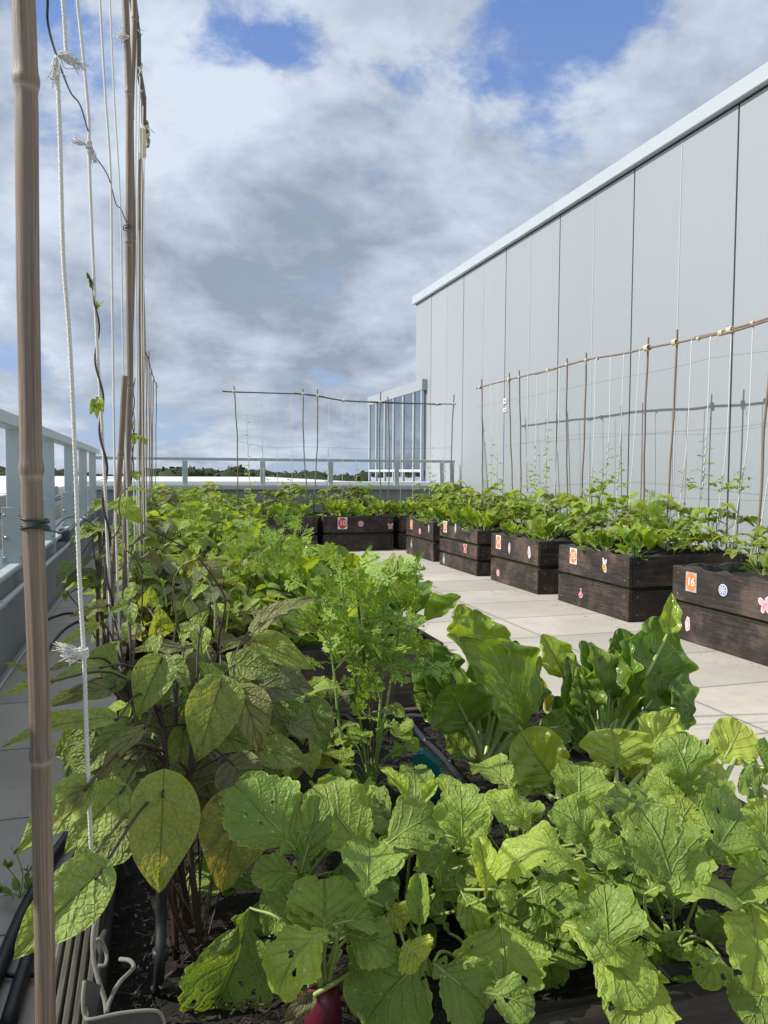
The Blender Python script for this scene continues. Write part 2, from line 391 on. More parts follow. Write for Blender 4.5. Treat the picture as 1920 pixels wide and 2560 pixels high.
M['fluff'] = simple('frayed cord', (.74, .73, .70), .95, 0, .1, 300, .8, .002)
M['tape'] = simple('pale binding', (.62, .57, .42), .7, 0, .15, 60, .4, .002)
M['wire'] = simple('green coated wire', (.015, .035, .028), .4, 0, .2, 50)
M['wire_grey'] = simple('thin grey wire', (.12, .12, .12), .5, 0, .2, 50)
M['hose'] = simple('black rubber hose', (.012, .013, .016), .42, 0, .3, 30, .1)
M['liner'] = simple('dark grey woven liner', (.035, .035, .036), .8, 0, .35, 30, .5, .004)
M['liner_grey'] = simple('grey weathered liner', (.075, .075, .065), .85, 0, .3, 45, .6, .003)
M['moss'] = simple('mossy liner', (.035, .040, .018), .9, 0, .6, 18, .5, .004)
M['teal'] = simple('teal plastic', (.004, .12, .12), .38, 0, .18, 25)
M['metal'] = simple('painted grey metal', (.46, .52, .53), .42, .0, .05, 6, .05)
M['metal_dk'] = simple('grey metal cladding', (.27, .30, .32), .45, .0, .07, 4, .05)
M['bolt'] = simple('steel bolt', (.55, .55, .55), .3, 1., .1, 60)
M['box_grey'] = simple('grey plastic box', (.05, .06, .065), .5, 0, .1, 30)
M['riser'] = simple('dark irrigation plastic', (.018, .022, .024), .5, 0, .2, 30)
M['pipe'] = simple('grey plastic pipe', (.48, .50, .51), .4, 0, .06, 20)
M['white'] = simple('white roof membrane', (.74, .75, .76), .6, 0, .04, 2.5, .05)
M['beige'] = simple('pale concrete curb', (.42, .40, .34), .85, 0, .12, 14, .3)
M['gap'] = simple('dark gap', (.02, .02, .022), .8)
M['paper'] = simple('white paper', (.72, .72, .70), .6, 0, .05, 30)
M['orange'] = simple('orange print', (.80, .22, .065), .45, 0, .08, 40)
M['red'] = simple('red print', (.66, .06, .06), .45, 0, .1, 40)
M['pink'] = simple('pink print', (.78, .22, .40), .45, 0, .1, 60)
M['rose'] = simple('rose print', (.72, .38, .42), .45, 0, .2, 90)
M['blue'] = simple('blue print', (.10, .22, .62), .45, 0, .15, 60)
M['green'] = simple('green print', (.03, .32, .20), .45, 0, .15, 60)
M['yellowp'] = simple('yellow print', (.78, .50, .12), .45, 0, .15, 60)
M['black'] = simple('black print', (.03, .025, .02), .5)
M['lilac'] = simple('pale lilac print', (.58, .56, .72), .45, 0, .2, 90)
M['foil'] = simple('clear tape film', (.50, .50, .50), .22, .2, .15, 40, .3, .002)

def soilmat():
    m_, k = newmat('dark bark compost'); oc = k.node('ShaderNodeTexCoord').outputs['Object']
    n = k.noise(oc, 60, 8, .75); n2 = k.noise(oc, 12, 4)
    c = k.mix(k.mr(n, .4, .72), (.008, .007, .006), (.045, .032, .022)); c = k.mix(k.mr(n2, .55, .75, 0., .4), c, (.03, .022, .016))
    p = pbsdf(k, c, .95, 0., k.bump(n, 1., .01)); k.l.new(p.outputs[0], k.out.inputs[0]); return m_
M['soil'] = soilmat()
def chipmat():
    m_, k = newmat('bark chips'); at = k.sep(k.node('ShaderNodeAttribute', attribute_name='tint').outputs['Color'])
    oc = k.node('ShaderNodeTexCoord').outputs['Object']
    c = k.mix(at[0], (.007, .006, .005), (.16, .105, .07)); c = k.mix(k.noise(oc, 150, 4), c, (.02, .015, .01))
    p = pbsdf(k, c, .85); k.l.new(p.outputs[0], k.out.inputs[0]); return m_
M['chip'] = chipmat()
def pavemat():
    m_, k = newmat('concrete paving slabs'); oc = k.node('ShaderNodeTexCoord').outputs['Object']
    s = k.sep(oc); x = k.math('DIVIDE', k.math('SUBTRACT', s[0], 2.29), 1.2); y = k.math('DIVIDE', k.math('SUBTRACT', s[1], 3.571), .6)
    wob = k.math('MULTIPLY', k.math('SUBTRACT', k.noise(oc, 30, 3), .5), .006)
    dx = k.math('MULTIPLY', k.math('PINGPONG', k.math('ADD', x, wob), .5), 2.); dy = k.math('PINGPONG', k.math('ADD', y, wob), .5)
    # every other long joint is tight and barely shows
    j = k.math('MAXIMUM', k.mr(dx, .003, .0085, 1., 0.), k.mr(dy, .003, .0085, 1., 0.))
    soft = k.math('MAXIMUM', k.mr(dx, .0, .06, 1., 0.), k.mr(dy, .0, .05, 1., 0.))
    wn = k.node('ShaderNodeTexWhiteNoise', noise_dimensions='2D')
    k.put(wn.inputs['Vector'], k.comb(k.math('FLOOR', x), k.math('FLOOR', y), 0.))
    n1 = k.noise(oc, 1.6, 5, .6); n2 = k.noise(oc, 24, 6, .7); n3 = k.noise(oc, 260, 3, .6)
    c = k.mix(k.mr(n1, .35, .65), (.46, .42, .36), (.58, .53, .455))
    c = k.mix(k.math('MULTIPLY', wn.outputs[0], .7), c, (.37, .35, .315)); c = k.mix(k.mr(k.noise(oc, 4.2, 7, .72), .54, .72, 0., .4), c, (.27, .255, .225))
    c = k.mix(k.mr(k.noise(k.vm('ADD', oc, (7., 3., 0.)), 9., 4, .8), .62, .72, 0., .35), c, (.20, .19, .165))
    c = k.mix(k.mr(n2, .52, .75, 0., .35), c, (.27, .25, .225)); c = k.mix(k.mr(n3, .55, .75, 0., .3), c, (.25, .24, .22))
    c = k.mix(k.math('MULTIPLY', soft, .16), c, (.16, .15, .13)); c = k.mix(k.math('MULTIPLY', j, .8), c, (.045, .042, .038))
    h = k.math('SUBTRACT', k.math('ADD', k.math('MULTIPLY', n3, .25), k.math('MULTIPLY', n2, .15)), k.math('MULTIPLY', j, 2.))
    p = pbsdf(k, c, .8, 0., k.bump(h, .35, .004)); k.l.new(p.outputs[0], k.out.inputs[0]); return m_
M['paving'] = pavemat()
def panelmat():
    m_, k = newmat('light grey coated metal panel'); tc = k.node('ShaderNodeTexCoord'); oc = tc.outputs['Object']
    at = k.sep(k.node('ShaderNodeAttribute', attribute_name='tint').outputs['Color'])
    n = k.noise(oc, 420, 2, .5); n2 = k.noise(k.mapping(oc, scale=(1, .6, .25)), 1.1, 4, .6)
    st = k.noise(k.mapping(oc, scale=(1, 22, .5)), 1., 4, .6)
    c = k.mix(n2, (.335, .365, .395), (.365, .395, .425)); c = k.mix(k.mr(st, .5, .8, 0., .14), c, (.33, .335, .345))
    c = k.vm('SCALE', c, sc=k.math('ADD', k.math('MULTIPLY', at[0], .05), .975))
    p = pbsdf(k, c, .42, .12, k.bump(k.math('ADD', n, k.math('MULTIPLY', k.noise(oc, 3., 2), 5.)), .10, .002)); k.l.new(p.outputs[0], k.out.inputs[0]); return m_
M['panel'] = panelmat()
M['coping'] = simple('pale aluminium coping', (.43, .48, .515), .4, .0, .04, 2)
def glassmat():
    m_, k = newmat('window glass'); oc = k.node('ShaderNodeTexCoord').outputs['Object']
    g = k.node('ShaderNodeBsdfGlossy'); g.inputs['Roughness'].default_value = .03; k.put(g.inputs[0], (.82, .86, .9))
    k.put(g.inputs['Normal'], k.bump(k.noise(oc, .8, 2), .04, .2))
    t = k.node('ShaderNodeBsdfTransparent'); k.put(t.inputs[0], (.72, .8, .82))
    fr = k.node('ShaderNodeFresnel'); fr.inputs[0].default_value = 2.0
    ms = k.node('ShaderNodeMixShader'); k.put(ms.inputs[0], k.math('ADD', fr.outputs[0], .42, clamp=True))
    k.l.new(t.outputs[0], ms.inputs[1]); k.l.new(g.outputs[0], ms.inputs[2]); k.l.new(ms.outputs[0], k.out.inputs[0]); return m_
M['glass'] = glassmat()
M['blind'] = simple('pale interior blind', (.62, .64, .65), .8, 0, .08, 3)
M['tree'] = leafmat('woodland foliage', (.018, .034, .012), (.05, .075, .02), (.04, .06, .02), 3, .5, .7, .15)
M['field'] = simple('distant fields', (.06, .09, .03), .9, 0, .4, .02)

# ------------------------------------------------------------------ leaf generators
def w_radish(u, lob):
    t = np.sqrt(np.clip(1-((u-.60)/.41)**2, 0, 1)); t = t*(.88+.12*np.abs(np.sin(u*np.pi*8.5+.6))**.7)*(1+.06*np.sin(u*13+1))
    lb = np.where(u < .34, (.16+.34*np.abs(np.sin(u*np.pi*6))**.8)*np.clip(u*8, .25, 1), 0)*lob
    return np.maximum(np.maximum(t, lb), .035)
def w_chard(u, lob):
    return np.clip(np.abs(np.sin(np.pi*np.clip(u, 0, 1)**.92))**.52*(.72+.45*np.exp(-((u-.38)/.28)**2)), .03, 2)*(1+.03*np.sin(u*40))
def w_round(u, lob):
    return np.maximum(np.sqrt(np.clip(1-((u-.55)/.46)**2, 0, 1)), .04)
def w_bean(u, lob):
    return np.maximum(np.clip(np.sin(np.pi*np.clip(u, 0, 1)**.62), 0, 1)**.85*(1-.25*u)*1.1, .012)
W = dict(radish=w_radish, chard=w_chard, round=w_round, bean=w_bean)

def blade(g, B, T, hw, kind, mat, nrm=(0, -.55, .83), arch=.15, fold=.15, wave=.12, freq=3., nu=16, nv=8, tint=(.5, .5, 0), seed=0,
          cord=0., pucker=.0, lob=.0, twist=0., skew=0.):
    rg = np.random.RandomState(seed % 100000)
    B = np.asarray(B, float); T = np.asarray(T, float); D = T-B; L = np.linalg.norm(D)+1e-9; D = D/L
    Nn = np.asarray(nrm, float); Nn = Nn-D*(Nn@D)
    if np.linalg.norm(Nn) < 1e-3: Nn = np.cross(D, [1, 0, 0.1])
    Nn /= np.linalg.norm(Nn); S = np.cross(D, Nn)
    u = np.linspace(0, 1, nu+1)[:, None]; vv = np.linspace(-1, 1, nv+1)[None, :]
    cx = u*L; cz = 4*arch*L*u*(1-u)+0*u
    dz = 4*arch*(1-2*u); nl = np.sqrt(1+dz*dz)
    tx, tz = 1/nl, dz/nl                       # tangent in (D,N) plane ; local normal (-tz, tx)
    w = W[kind](u, lob)*hw
    w = w*(1+.06*np.sin(u*7+rg.rand()*6)*np.sign(vv)) 
    av = np.abs(vv)
    ph1, ph2 = rg.rand()*6.28, rg.rand()*6.28
    ph = np.where(vv > 0, ph1, ph2)
    side = vv*w*np.cos(fold*av+0*u)
    hgt = w*np.sin(fold)*av**1.2
    hgt = hgt+wave*w*av**2*np.sin(freq*2*np.pi*u+ph)*(.4+.6*np.sin(np.pi*u))
    hgt = hgt+.05*w*np.sin(u*9+ph1)*np.sin(vv*4+ph2)
    for _ in range(4):
        hgt = hgt+.028*hw*np.sin(u*rg.uniform(9, 24)+rg.rand()*6)*np.sin(vv*rg.uniform(3, 9)+rg.rand()*6)*(.3+av)
    if pucker:
        nvn = 6.; t = u*nvn-av*.9*nvn*.5
        hgt = hgt+pucker*hw*np.abs(np.sin(np.pi*t))*av*(1.1-av)*3
        hgt = hgt+pucker*.5*hw*np.sin(u*23+vv*11+ph1)*av
    along = -cord*hw*1.5*av**1.6*(1-u)**3
    tw = twist*(u-.3)
    sd = side*np.cos(tw); hg = hgt*1.0+side*np.sin(tw)
    X = cx+tx*along*1.0-tz*hg+0*vv; Z = cz+tz*along+tx*hg+0*vv
    sk = skew*hw*np.sin(np.pi*u)
    P = B[None, None]+X[..., None]*D+Z[..., None]*Nn+(sd+sk)[..., None]*S
    if kind == 'radish': P += rg.normal(0, .010*hw, P.shape)*(av > .8)[..., None]
    UV = np.stack(np.broadcast_arrays(vv*.5+.5, u), -1)
    idx = np.arange((nu+1)*(nv+1)).reshape(nu+1, nv+1)
    Fc = np.stack([idx[:-1, :-1], idx[:-1, 1:], idx[1:, 1:], idx[1:, :-1]], -1).reshape(-1, 4)[:, ::-1]
    g.add(P, Fc, mat, UV, tint)
def frond(g, B, D, Nn, L, mat, tint, n=5, rg=None, fine=1.):
    """one finely divided leaf: rachis, pairs of pinnae, each cut into narrow lobes"""
    D = D/np.linalg.norm(D); Nn = Nn-D*(Nn@D); Nn /= np.linalg.norm(Nn)+1e-9; S = np.cross(D, Nn)
    V = []; Fc = []
    def blade2(p, d, l, w):
        s_ = np.cross(d, Nn); s_ = s_/(np.linalg.norm(s_)+1e-9)*w; i = len(V)
        V.extend([p-s_*.5, p+s_*.5, p+d*l*.6+s_*.9, p+d*l, p+d*l*.6-s_*.9]); Fc.append([i, i+1, i+2, i+3, i+4])
    blade2(B, D, L, .0018)
    for k in range(n):
        t = .25+.72*k/n; p = B+D*L*t-Nn*L*.12*t*t
        for sg in (-1, 1):
            an = rg.uniform(.7, 1.05)*sg; d = D*math.cos(an)+S*math.sin(an)+Nn*rg.uniform(-.3, .3)
            l = L*(.50-.36*abs(t-.35))*rg.uniform(.8, 1.15)
            blade2(p, d, l, .0011)
            for q in range(2):
                pp = p+d*l*(.38+.32*q)
                for s2 in (-1, 1):
                    d2 = d*.75+np.cross(d, Nn)*s2*.7+Nn*rg.uniform(-.2, .2); d2 /= np.linalg.norm(d2)
                    blade2(pp, d2, l*rg.uniform(.38, .55), .0011*fine)
    V = np.array(V); g.add(V, Fc, mat, np.tile([.8, .35], (len(V), 1)), tint, False)

rnd = np.random.RandomState(7)
def unit(a): a = np.asarray(a, float); return a/(np.linalg.norm(a)+1e-12)
# ------------------------------------------------------------------ setting
def sheet(name, x0, x1, y0, y1, z, mat):
    g = G(); g.add([(x0, y0, z), (x1, y0, z), (x1, y1, z), (x0, y1, z)], [[0, 1, 2, 3]], mat, smooth=False)
    return tag(g.obj(name), kind='structure')
sheet('ground', -1500, 1500, -1500, 1500, -12, M['field'])
g = G(); g.box((-.70, -3, -.4), (8, 11.0, 0), M['paving']); tag(g.obj('terrace_paving'), kind='structure')

# far wood: one dark mass of crowns
g = G(); rg = np.random.RandomState(3)
for i in range(620):
    a = R(-62+ (rg.rand()*95)); d = rg.uniform(150, 210); x, y = math.sin(a)*d, math.cos(a)*d
    top = 1.15+rg.uniform(-2.2, .35)+.55*math.sin(a*23)+.35*math.sin(a*61+1); rad = rg.uniform(4, 8)
    n = 90; th = rg.rand(n)*6.28; ph = np.arccos(rg.uniform(-.2, 1, n)); rr = rad*rg.uniform(.75, 1.05, n)
    C = np.stack([x+rr*np.sin(ph)*np.cos(th), y+rr*np.sin(ph)*np.sin(th), top-rad*.8+.8*rr*np.cos(ph)], 1)
    s = rg.uniform(.35, .9, (n, 1)); A = rg.normal(size=(n, 3)); A /= np.linalg.norm(A, axis=1)[:, None]; Bv = np.cross(A, rg.normal(size=(n, 3))); Bv /= np.linalg.norm(Bv, axis=1)[:, None]
    V = np.stack([C-A*s, C+Bv*s*.8, C+A*s, C-Bv*s*.8], 1).reshape(-1, 3)
    g.add(V, np.arange(4*n).reshape(n, 4), M['tree'], np.tile([[.5, 0], [1, .5], [.5, 1], [0, .5]], (n, 1)), (rg.rand(), rg.uniform(.2, .7), 0), False)
    # trunks under the crowns
    if i % 3 == 0: g.tube([(x, y, -12), (x, y, top-rad*.6)], .35, M['stem_brown'], 5)
    V = []; Fc = []
    for ai in range(7):
        for bi in range(4):
            V.append((x+rad*.92*math.cos(ai*.9)*math.cos(bi*.5), y+rad*.92*math.sin(ai*.9)*math.cos(bi*.5), top-rad*.8+(rad*.8*math.sin(bi*.5) if bi else -rad*.8)))
    for ai in range(7):
        for bi in range(3): Fc.append([ai*4+bi, ((ai+1) % 7)*4+bi, ((ai+1) % 7)*4+bi+1, ai*4+bi+1])
    g.add(V, Fc, M['tree'], None, (.1, .25, 0))
tag(g.obj('far_woodland'), 'dark line of distant trees along the horizon', 'woodland', kind='stuff')

# neighbouring flat roofs beyond the parapets
t = thing('flat_roof', 'wide white flat roof beyond the left railing', 'roof', (-1.2, 0, .76))
g = G(); g.box((-40, -6, .66), (-1.12, 30, .78), M['white'], .004); g.obj('roof_sheet', t)
g = G(); g.box((-1.13, -6, .70), (-1.08, 10.2, .80), M['beige'], .004)
for y in np.arange(-6, 10, 1.45): g.box((-1.30, y, .801), (-1.06, y+.02, .806), M['beige'])
g.obj('curb', t)
g = G(); g.box((-40, -6, -12), (-1.06, 30, .655), M['metal_dk']); g.obj('wall', t)
t = thing('flat_roof', 'low white flat roof seen past the back railing', 'roof', (0, 12, .8))
g = G(); g.box((-1.0, 11.35, -12), (4.3, 30, .715), M['metal_dk']); g.obj('wall', t)
g = G(); g.box((-1.02, 11.32, .718), (4.38, 30.0, .78), M['white'], .004); g.obj('roof_sheet', t)

# left parapet: metal clad upstand with ledge
t = thing('parapet_wall', 'low grey metal clad parapet wall along the left edge', 'wall', (-.8, 4, 0))
g = G()
for i, y in enumerate(np.arange(-3, 10.9, 2.4)): g.box((-.90, y+.003, 0), (-.70, min(y+2.4, 10.9)-.003, .47), M['metal_dk'], .003)
g.obj('wall', t)
g = G(); g.box((-.92, -3, .471), (-.665, 10.9, .50), M['metal'], .006); g.obj('ledge', t)
g = G(); g.box((-1.05, -3, .3), (-.93, 10.9, .64), M['beige'], .004); g.obj('curb', t)
# back parapet
t = thing('parapet_wall', 'grey parapet wall with white top across the back', 'wall', (2, 10.9, 0))
g = G(); g.box((-.9, 10.86, 0), (4.42, 11.1, .74), M['metal_dk'], .003); g.obj('wall', t)
g = G(); g.box((-.92, 10.80, .741), (4.44, 11.3, .80), M['metal'], .005); g.box((-.92, 10.95, .801), (4.44, 11.3, .855), M['white'], .004); g.obj('coping', t)

# railings
def railing(label, posts, rail, z, axis):
    h_ = .062 if axis else .042
    t = thing('railing', label, 'railing', (posts[0][0], posts[0][1], 0))
    g = G(); (x0, y0), (x1, y1) = rail
    g.box((min(x0, x1), min(y0, y1), z-h_), (max(x0, x1), max(y0, y1), z), M['metal'], .004); g.obj('top_rail', t)
    return t
t = railing('pale grey metal railing of flat posts on the left parapet', [(-.66, 4)], ((-.735, -3), (-.64, 10.9)), 1.275, 1)
for i, y in enumerate([.2, 1.6, 3.05, 4.5, 5.92, 7.4, 8.85, 10.3]):
    g = G(); g.box((-.735, y, .40), (-.652, y+.013, 1.216), M['metal'], .002); p = g.obj('post', t)
    g = G(); g.box((-.758, y-.006, .47), (-.66, y-.0005, .80), M['metal'], .002); q = g.obj('base_plate', p)
    q.matrix_parent_inverse.identity()
    for (xx, zz, dd, rr) in ((-.745, .53, .006, .006), (-.672, .53, .006, .006), (-.745, .76, .006, .006), (-.672, .76, .006, .006), (-.735, .64, .024, .009)):
        g = G(); g.tube([(xx, y-.006-dd, zz), (xx, y-.006, zz)], rr, M['bolt'], 8); g.obj('bolt', p)
t = railing('thin pale metal railing across the back of the terrace', [(2, 10.9)], ((-.72, 10.86), (4.42, 10.90)), 1.185, 0)
for i, x in enumerate([.42, 1.48, 2.46, 3.46, 4.18, 4.34]):
    g = G(); g.box((x, 10.862, .2), (x+.07, 10.885, 1.139), M['metal'], .002); g.obj('post', t)

# pipe and cables on the parapet face
g = G(); g.tube(bez([(-.655, -2, .385), (-.655, 3, .385), (-.655, 10.7, .385)], 12), .016, M['pipe'], 10)
for y in np.arange(.5, 10.5, 1.1): g.tube([(-.655, y, .385), (-.655, y+.05, .385)], .0205, M['pipe'], 10)
tag(g.obj('water_pipe'), 'grey plastic pipe clipped along the left parapet', 'pipe')
g = G(); g.tube(bez([(-.67, -1, .012), (-.665, 3, .012), (-.668, 10, .012)], 12), .008, M['pipe'], 8)
tag(g.obj('floor_conduit'), 'thin grey conduit at the foot of the left parapet', 'conduit')
c = PX(160, 1338, -.655)
g = G(); g.box((-.70, c[1]-.05, .44), (-.615, c[1]+.05, .53), M['box_grey'], .008); g.box((-.69, c[1]-.04, .532), (-.625, c[1]+.04, .54), M['box_grey'], .003)
tag(g.obj('junction_box'), 'small dark grey box fixed above the left pipe', 'junction box')

# main building
WX = 4.5
t = thing('panel_building', 'tall light grey building clad in vertical metal panels', 'building', (WX, 6, 0))
g = G(); ys = [PX(x, 1000, WX)[1] for x in (1039, 1076.5, 1114.8, 1156.4, 1205.2, 1260.6, 1320.5, 1392.6, 1476.9, 1573.9, 1689.2, 1826.2)]
step = (ys[1]-ys[-1])/10; y = ys[-1]; edges = list(ys)
while y > -5: y -= step; edges.append(y)
TOP = 3.93
for i in range(len(edges)-1):
    a, b = edges[i+1], edges[i]; dark = (len(edges)+i) % 2
    pa = .006 if (i % 2 == 1) else .004
    g.box((WX, a+(.009 if i % 2 == 0 else .003), 0.02), (WX+.05, b-(.009 if i % 2 == 1 else .003), TOP), M['panel'], .002, tint=(rnd.rand(), .5, 0))
wl = g.obj('wall', t)
g = G()
for i in range(1, len(edges)-1):
    if i % 2 == 0: g.box((WX-.004, edges[i]-.006, .02), (WX+.02, edges[i]+.006, TOP-.002), M['coping'], .001)
g.obj('light_joint_strip', t)
g = G(); g.box((WX+.03, -5, 0), (WX+6, edges[0]-.01, TOP+.02), M['gap']); g.obj('core', t)
g = G()
for a, b in ((-5, ys[-1]-1.6), (ys[-1]-1.6, 8.05), (8.05, 12.3), (12.3, edges[0]+.06)): g.box((WX-.06, a+.002, TOP+.015), (WX+.5, b-.002, TOP+.15), M['coping'], .006)
g.obj('coping', t)
g = G(); g.box((WX-.005, -5, TOP), (WX+.4, edges[0]+.02, TOP+.014), M['gap']); g.obj('shadow_gap', t)
for z_, hh in ((1003, .068), (1025, .055)):
    c = PX(1264, z_, WX); g = G(); g.box((WX-.012, c[1]-.045, c[2]-hh/2), (WX-.001, c[1]+.045, c[2]+hh/2), M['paper'], .002)
    g.box((WX-.0145, c[1]-.022, c[2]-hh*.22), (WX-.0125, c[1]+.022, c[2]+hh*.26), M['metal_dk'], .0); q = g.obj('wall_plate', t)
# glazed annex
t = thing('glass_annex', 'lower glass fronted annex beyond the far end of the grey building', 'building', (4.45, 14, 0))
AX = 4.42; y0 = PX(1056, 1000, AX)[1]; y1 = PX(921, 1000, AX)[1]; zt = PX(1056, 974, AX)[2]
mull = [PX(x, 1000, AX)[1] for x in (1053, 1033, 1007, 983, 961, 940, 923)]
g = G(); g.box((AX-.012, y0-.01, zt), (AX+5, y1+.03, zt+.18), M['panel'], .004); g.obj('coping', t)
g = G(); g.box((AX, y0-.08, -12), (AX+5, y1+.03, .80), M['metal_dk'], .01); g.obj('base_wall', t)
g = G(); g.box((AX+.9, y0-.02, .81), (AX+.95, y1, zt-.01), M['blind']); g.box((AX+.05, y1-.01, .81), (AX+.9, y1, zt-.01), M['blind']); g.obj('inner_wall', t)
for i, yy in enumerate(mull):
    g = G(); g.box((AX-.004, yy-.02, .81), (AX+.05, yy+.02, zt-.002), M['coping'], .004); g.obj('mullion', t)
g = G(); g.box((AX-.006, mull[0], 1.0), (AX+.05, mull[-1], 1.05), M['coping'], .003); g.obj('transom', t)
for i in range(6):
    g = G(); g.box((AX+.02, mull[i]+.036, .81), (AX+.028, mull[i+1]-.036, .998), M['glass']); g.box((AX+.02, mull[i]+.036, 1.062), (AX+.028, mull[i+1]-.036, zt-.003), M['glass']); g.obj('pane', t)

# ------------------------------------------------------------------ planters
PL = {}
def screwrow(g, x, y, z, nrm):
    g.tube([np.array([x, y, z])-np.array(nrm)*.001, np.array([x, y, z])+np.array(nrm)*.0015], .0035, M['bolt'], 6)
def planter(key, x0, x1, y0, y1, label, group, boards=2, h=.44, front='-x', worn=False, soilz=None, skipnear=False):
    t = thing('wooden_planter', label, 'planter', ((x0+x1)/2, (y0+y1)/2, 0), group); PL[key] = t
    gap = .028; bh = (h-gap*(boards-1)-.004)/boards; th = .026
    wx, wy = ('wood_x', 'wood_y')
    for b in range(boards):
        z0 = .004+b*(bh+gap); z1 = z0+bh; j = rnd.uniform(-.003, .003)
        # long boards parallel to y at x0 and x1
        for xx in (x0, x1-th):
            g = G(); g.box((xx+j*.5, y0, z0), (xx+th+j*.5, y1, z1), M[wy], .0025)
            if xx == x0 and front == '-x':
                for yy in (y0+.05, y1-.05):
                    for zz in (z0+.04, z1-.04): screwrow(g, xx+j*.5, yy, zz, (-1, 0, 0))
            g.obj('board', t)
        for yy in (y0, y1-th):
            g = G(); g.box((x0+th+.002, yy+.0015, z0), (x1-th-.002, yy+th-.0015, z1), M[wx], .0025)
            if yy == y0:
                for xx in (x0+.07, x1-.07):
                    for zz in (z0+.04, z1-.04): screwrow(g, xx, yy+.0015, zz, (0, -1, 0))
            g.obj('board', t)
    a = th+.004
    for (ax, ay) in ((x0+a, y0+a), (x1-a-.045, y0+a), (x0+a, y1-a-.045), (x1-a-.045, y1-a-.045)):
        g = G(); g.box((ax, ay, .004), (ax+.045, ay+.045, h-.02), M['wood_z'], .002); g.obj('corner_post', t)
    for b in range(1, boards):                      # mossy batten seen through the gap
        zc = .004+b*(bh+gap)-gap/2
        g = G(); g.box((x0+th+.0005, y0+th+.003, zc-.03), (x0+th+.004, y1-th-.003, zc+.03), M['moss']); g.box((x0+th+.003, y0+th+.0005, zc-.03), (x1-th-.003, y0+th+.003, zc+.03), M['moss']); g.obj('batten', t)
    # woven liner, thin walls all round inside the boards, edge ragged above the soil
    g = G(); b_ = th+.006; n = 34
    per = [(x0+b_, y0+b_), (x1-b_, y0+b_), (x1-b_, y1-b_), (x0+b_, y1-b_), (x0+b_, y0+b_)]
    pts = []
    for (p, q) in zip(per[:-1], per[1:]):
        for s_ in np.linspace(0, 1, n, endpoint=False): pts.append((p[0]+(q[0]-p[0])*s_, p[1]+(q[1]-p[1])*s_))
    pts = np.array(pts); cxy = pts.mean(0); k_ = len(pts)
    top = h+.004+.010*np.sin(np.arange(k_)*.7+x0*9)+rnd.uniform(-.004, .004, k_)
    rows = []
    for zf in (0, .5, 1.):
        inw = (.004*np.sin(np.arange(k_)*1.3)+(.006 if zf == 1 else .0))[:, None]
        d = cxy-pts; d /= np.linalg.norm(d, axis=1)[:, None]
        p_ = pts+d*np.abs(inw)
        rows.append(np.hstack([p_, (.01+zf*(top-.01))[:, None]]))
    d = cxy-pts; d /= np.linalg.norm(d, axis=1)[:, None]
    rows.append(np.hstack([pts+d*.016, (top-.004)[:, None]])); rows.append(np.hstack([pts+d*.014, np.full((k_, 1), .30)]))
    Fc = [[r_*k_+i, r_*k_+(i+1) % k_, (r_+1)*k_+(i+1) % k_, (r_+1)*k_+i] for r_ in range(4) for i in range(k_)]
    g.add(np.vstack(rows), Fc, M['liner']); g.obj('liner', t)
    # soil
    sz = soilz if soilz else h-.045
    nx = 26; X, Y = np.meshgrid(np.linspace(x0+b_+.006, x1-b_-.006, nx), np.linspace(y0+b_+.006, y1-b_-.006, nx), indexing='ij')
    Z = sz+.010*np.sin(X*13+1)*np.sin(Y*11)+rnd.normal(0, .004, X.shape)
    idx = np.arange(nx*nx).reshape(nx, nx)
    Fc = np.stack([idx[:-1, :-1], idx[1:, :-1], idx[1:, 1:], idx[:-1, 1:]], -1).reshape(-1, 4)
    g = G(); g.add(np.stack([X, Y, Z], -1), Fc, M['soil']); g.obj('soil', t)
    return t
RG = 'numbered planters in a row by the grey wall'
planter('16', 3.06, 4.04, 2.98, 3.975, 'dark wooden planter numbered 16, nearest of the row by the grey wall', RG)
planter('15', 3.06, 4.04, 4.42, 5.35, 'dark wooden planter numbered 15 with a bee sticker', RG)
planter('14', 3.035, 4.04, 5.64, 6.55, 'reddish worn wooden planter numbered 14 with a pink dot low down', RG)
planter('13', 3.0, 4.0, 6.79, 7.79, 'dark wooden planter numbered 13 built of three boards', RG, 3)
planter('12', 3.01, 4.0, 8.02, 8.96, 'dark wooden planter numbered 12 with a green drop sticker, farthest of its row', RG)
planter('10', 2.06, 2.98, 9.38, 10.35, 'dark wooden planter with a red 10 sign facing the walkway', 'planters along the back', front='-y')
planter('11', 3.06, 4.04, 9.40, 10.35, 'dark wooden planter in the far corner behind planter 12', 'planters along the back', front='-y')
planter('8', -.05, .92, 9.36, 10.35, 'dark wooden planter at the left end of the back row', 'planters along the back', front='-y')
planter('9', 1.0, 1.98, 9.36, 10.35, 'dark wooden planter left of the one with the red 10 sign', 'planters along the back', front='-y')
LG = 'unnumbered planters in the left row'
planter('L1', -.10, .97, .665, 1.715, 'nearest dark wooden planter, full of radishes, chard and beans', 'unnumbered planters in the left row', soilz=.405)
planter('L2', -.10, .92, 2.34, 3.34, 'dark planter just behind the nearest one in the left row', LG)
planter('L3', -.10, .92, 3.95, 4.85, 'dark planter third from the camera in the left row', LG)
planter('L4', -.10, .92, 5.30, 6.2, 'dark planter fourth from the camera in the left row', LG)
planter('L5', -.10, .92, 6.6, 7.5, 'dark planter fifth from the camera in the left row', LG)
planter('L6', -.10, .92, 7.9, 8.8, 'dark planter farthest back in the left row', LG)

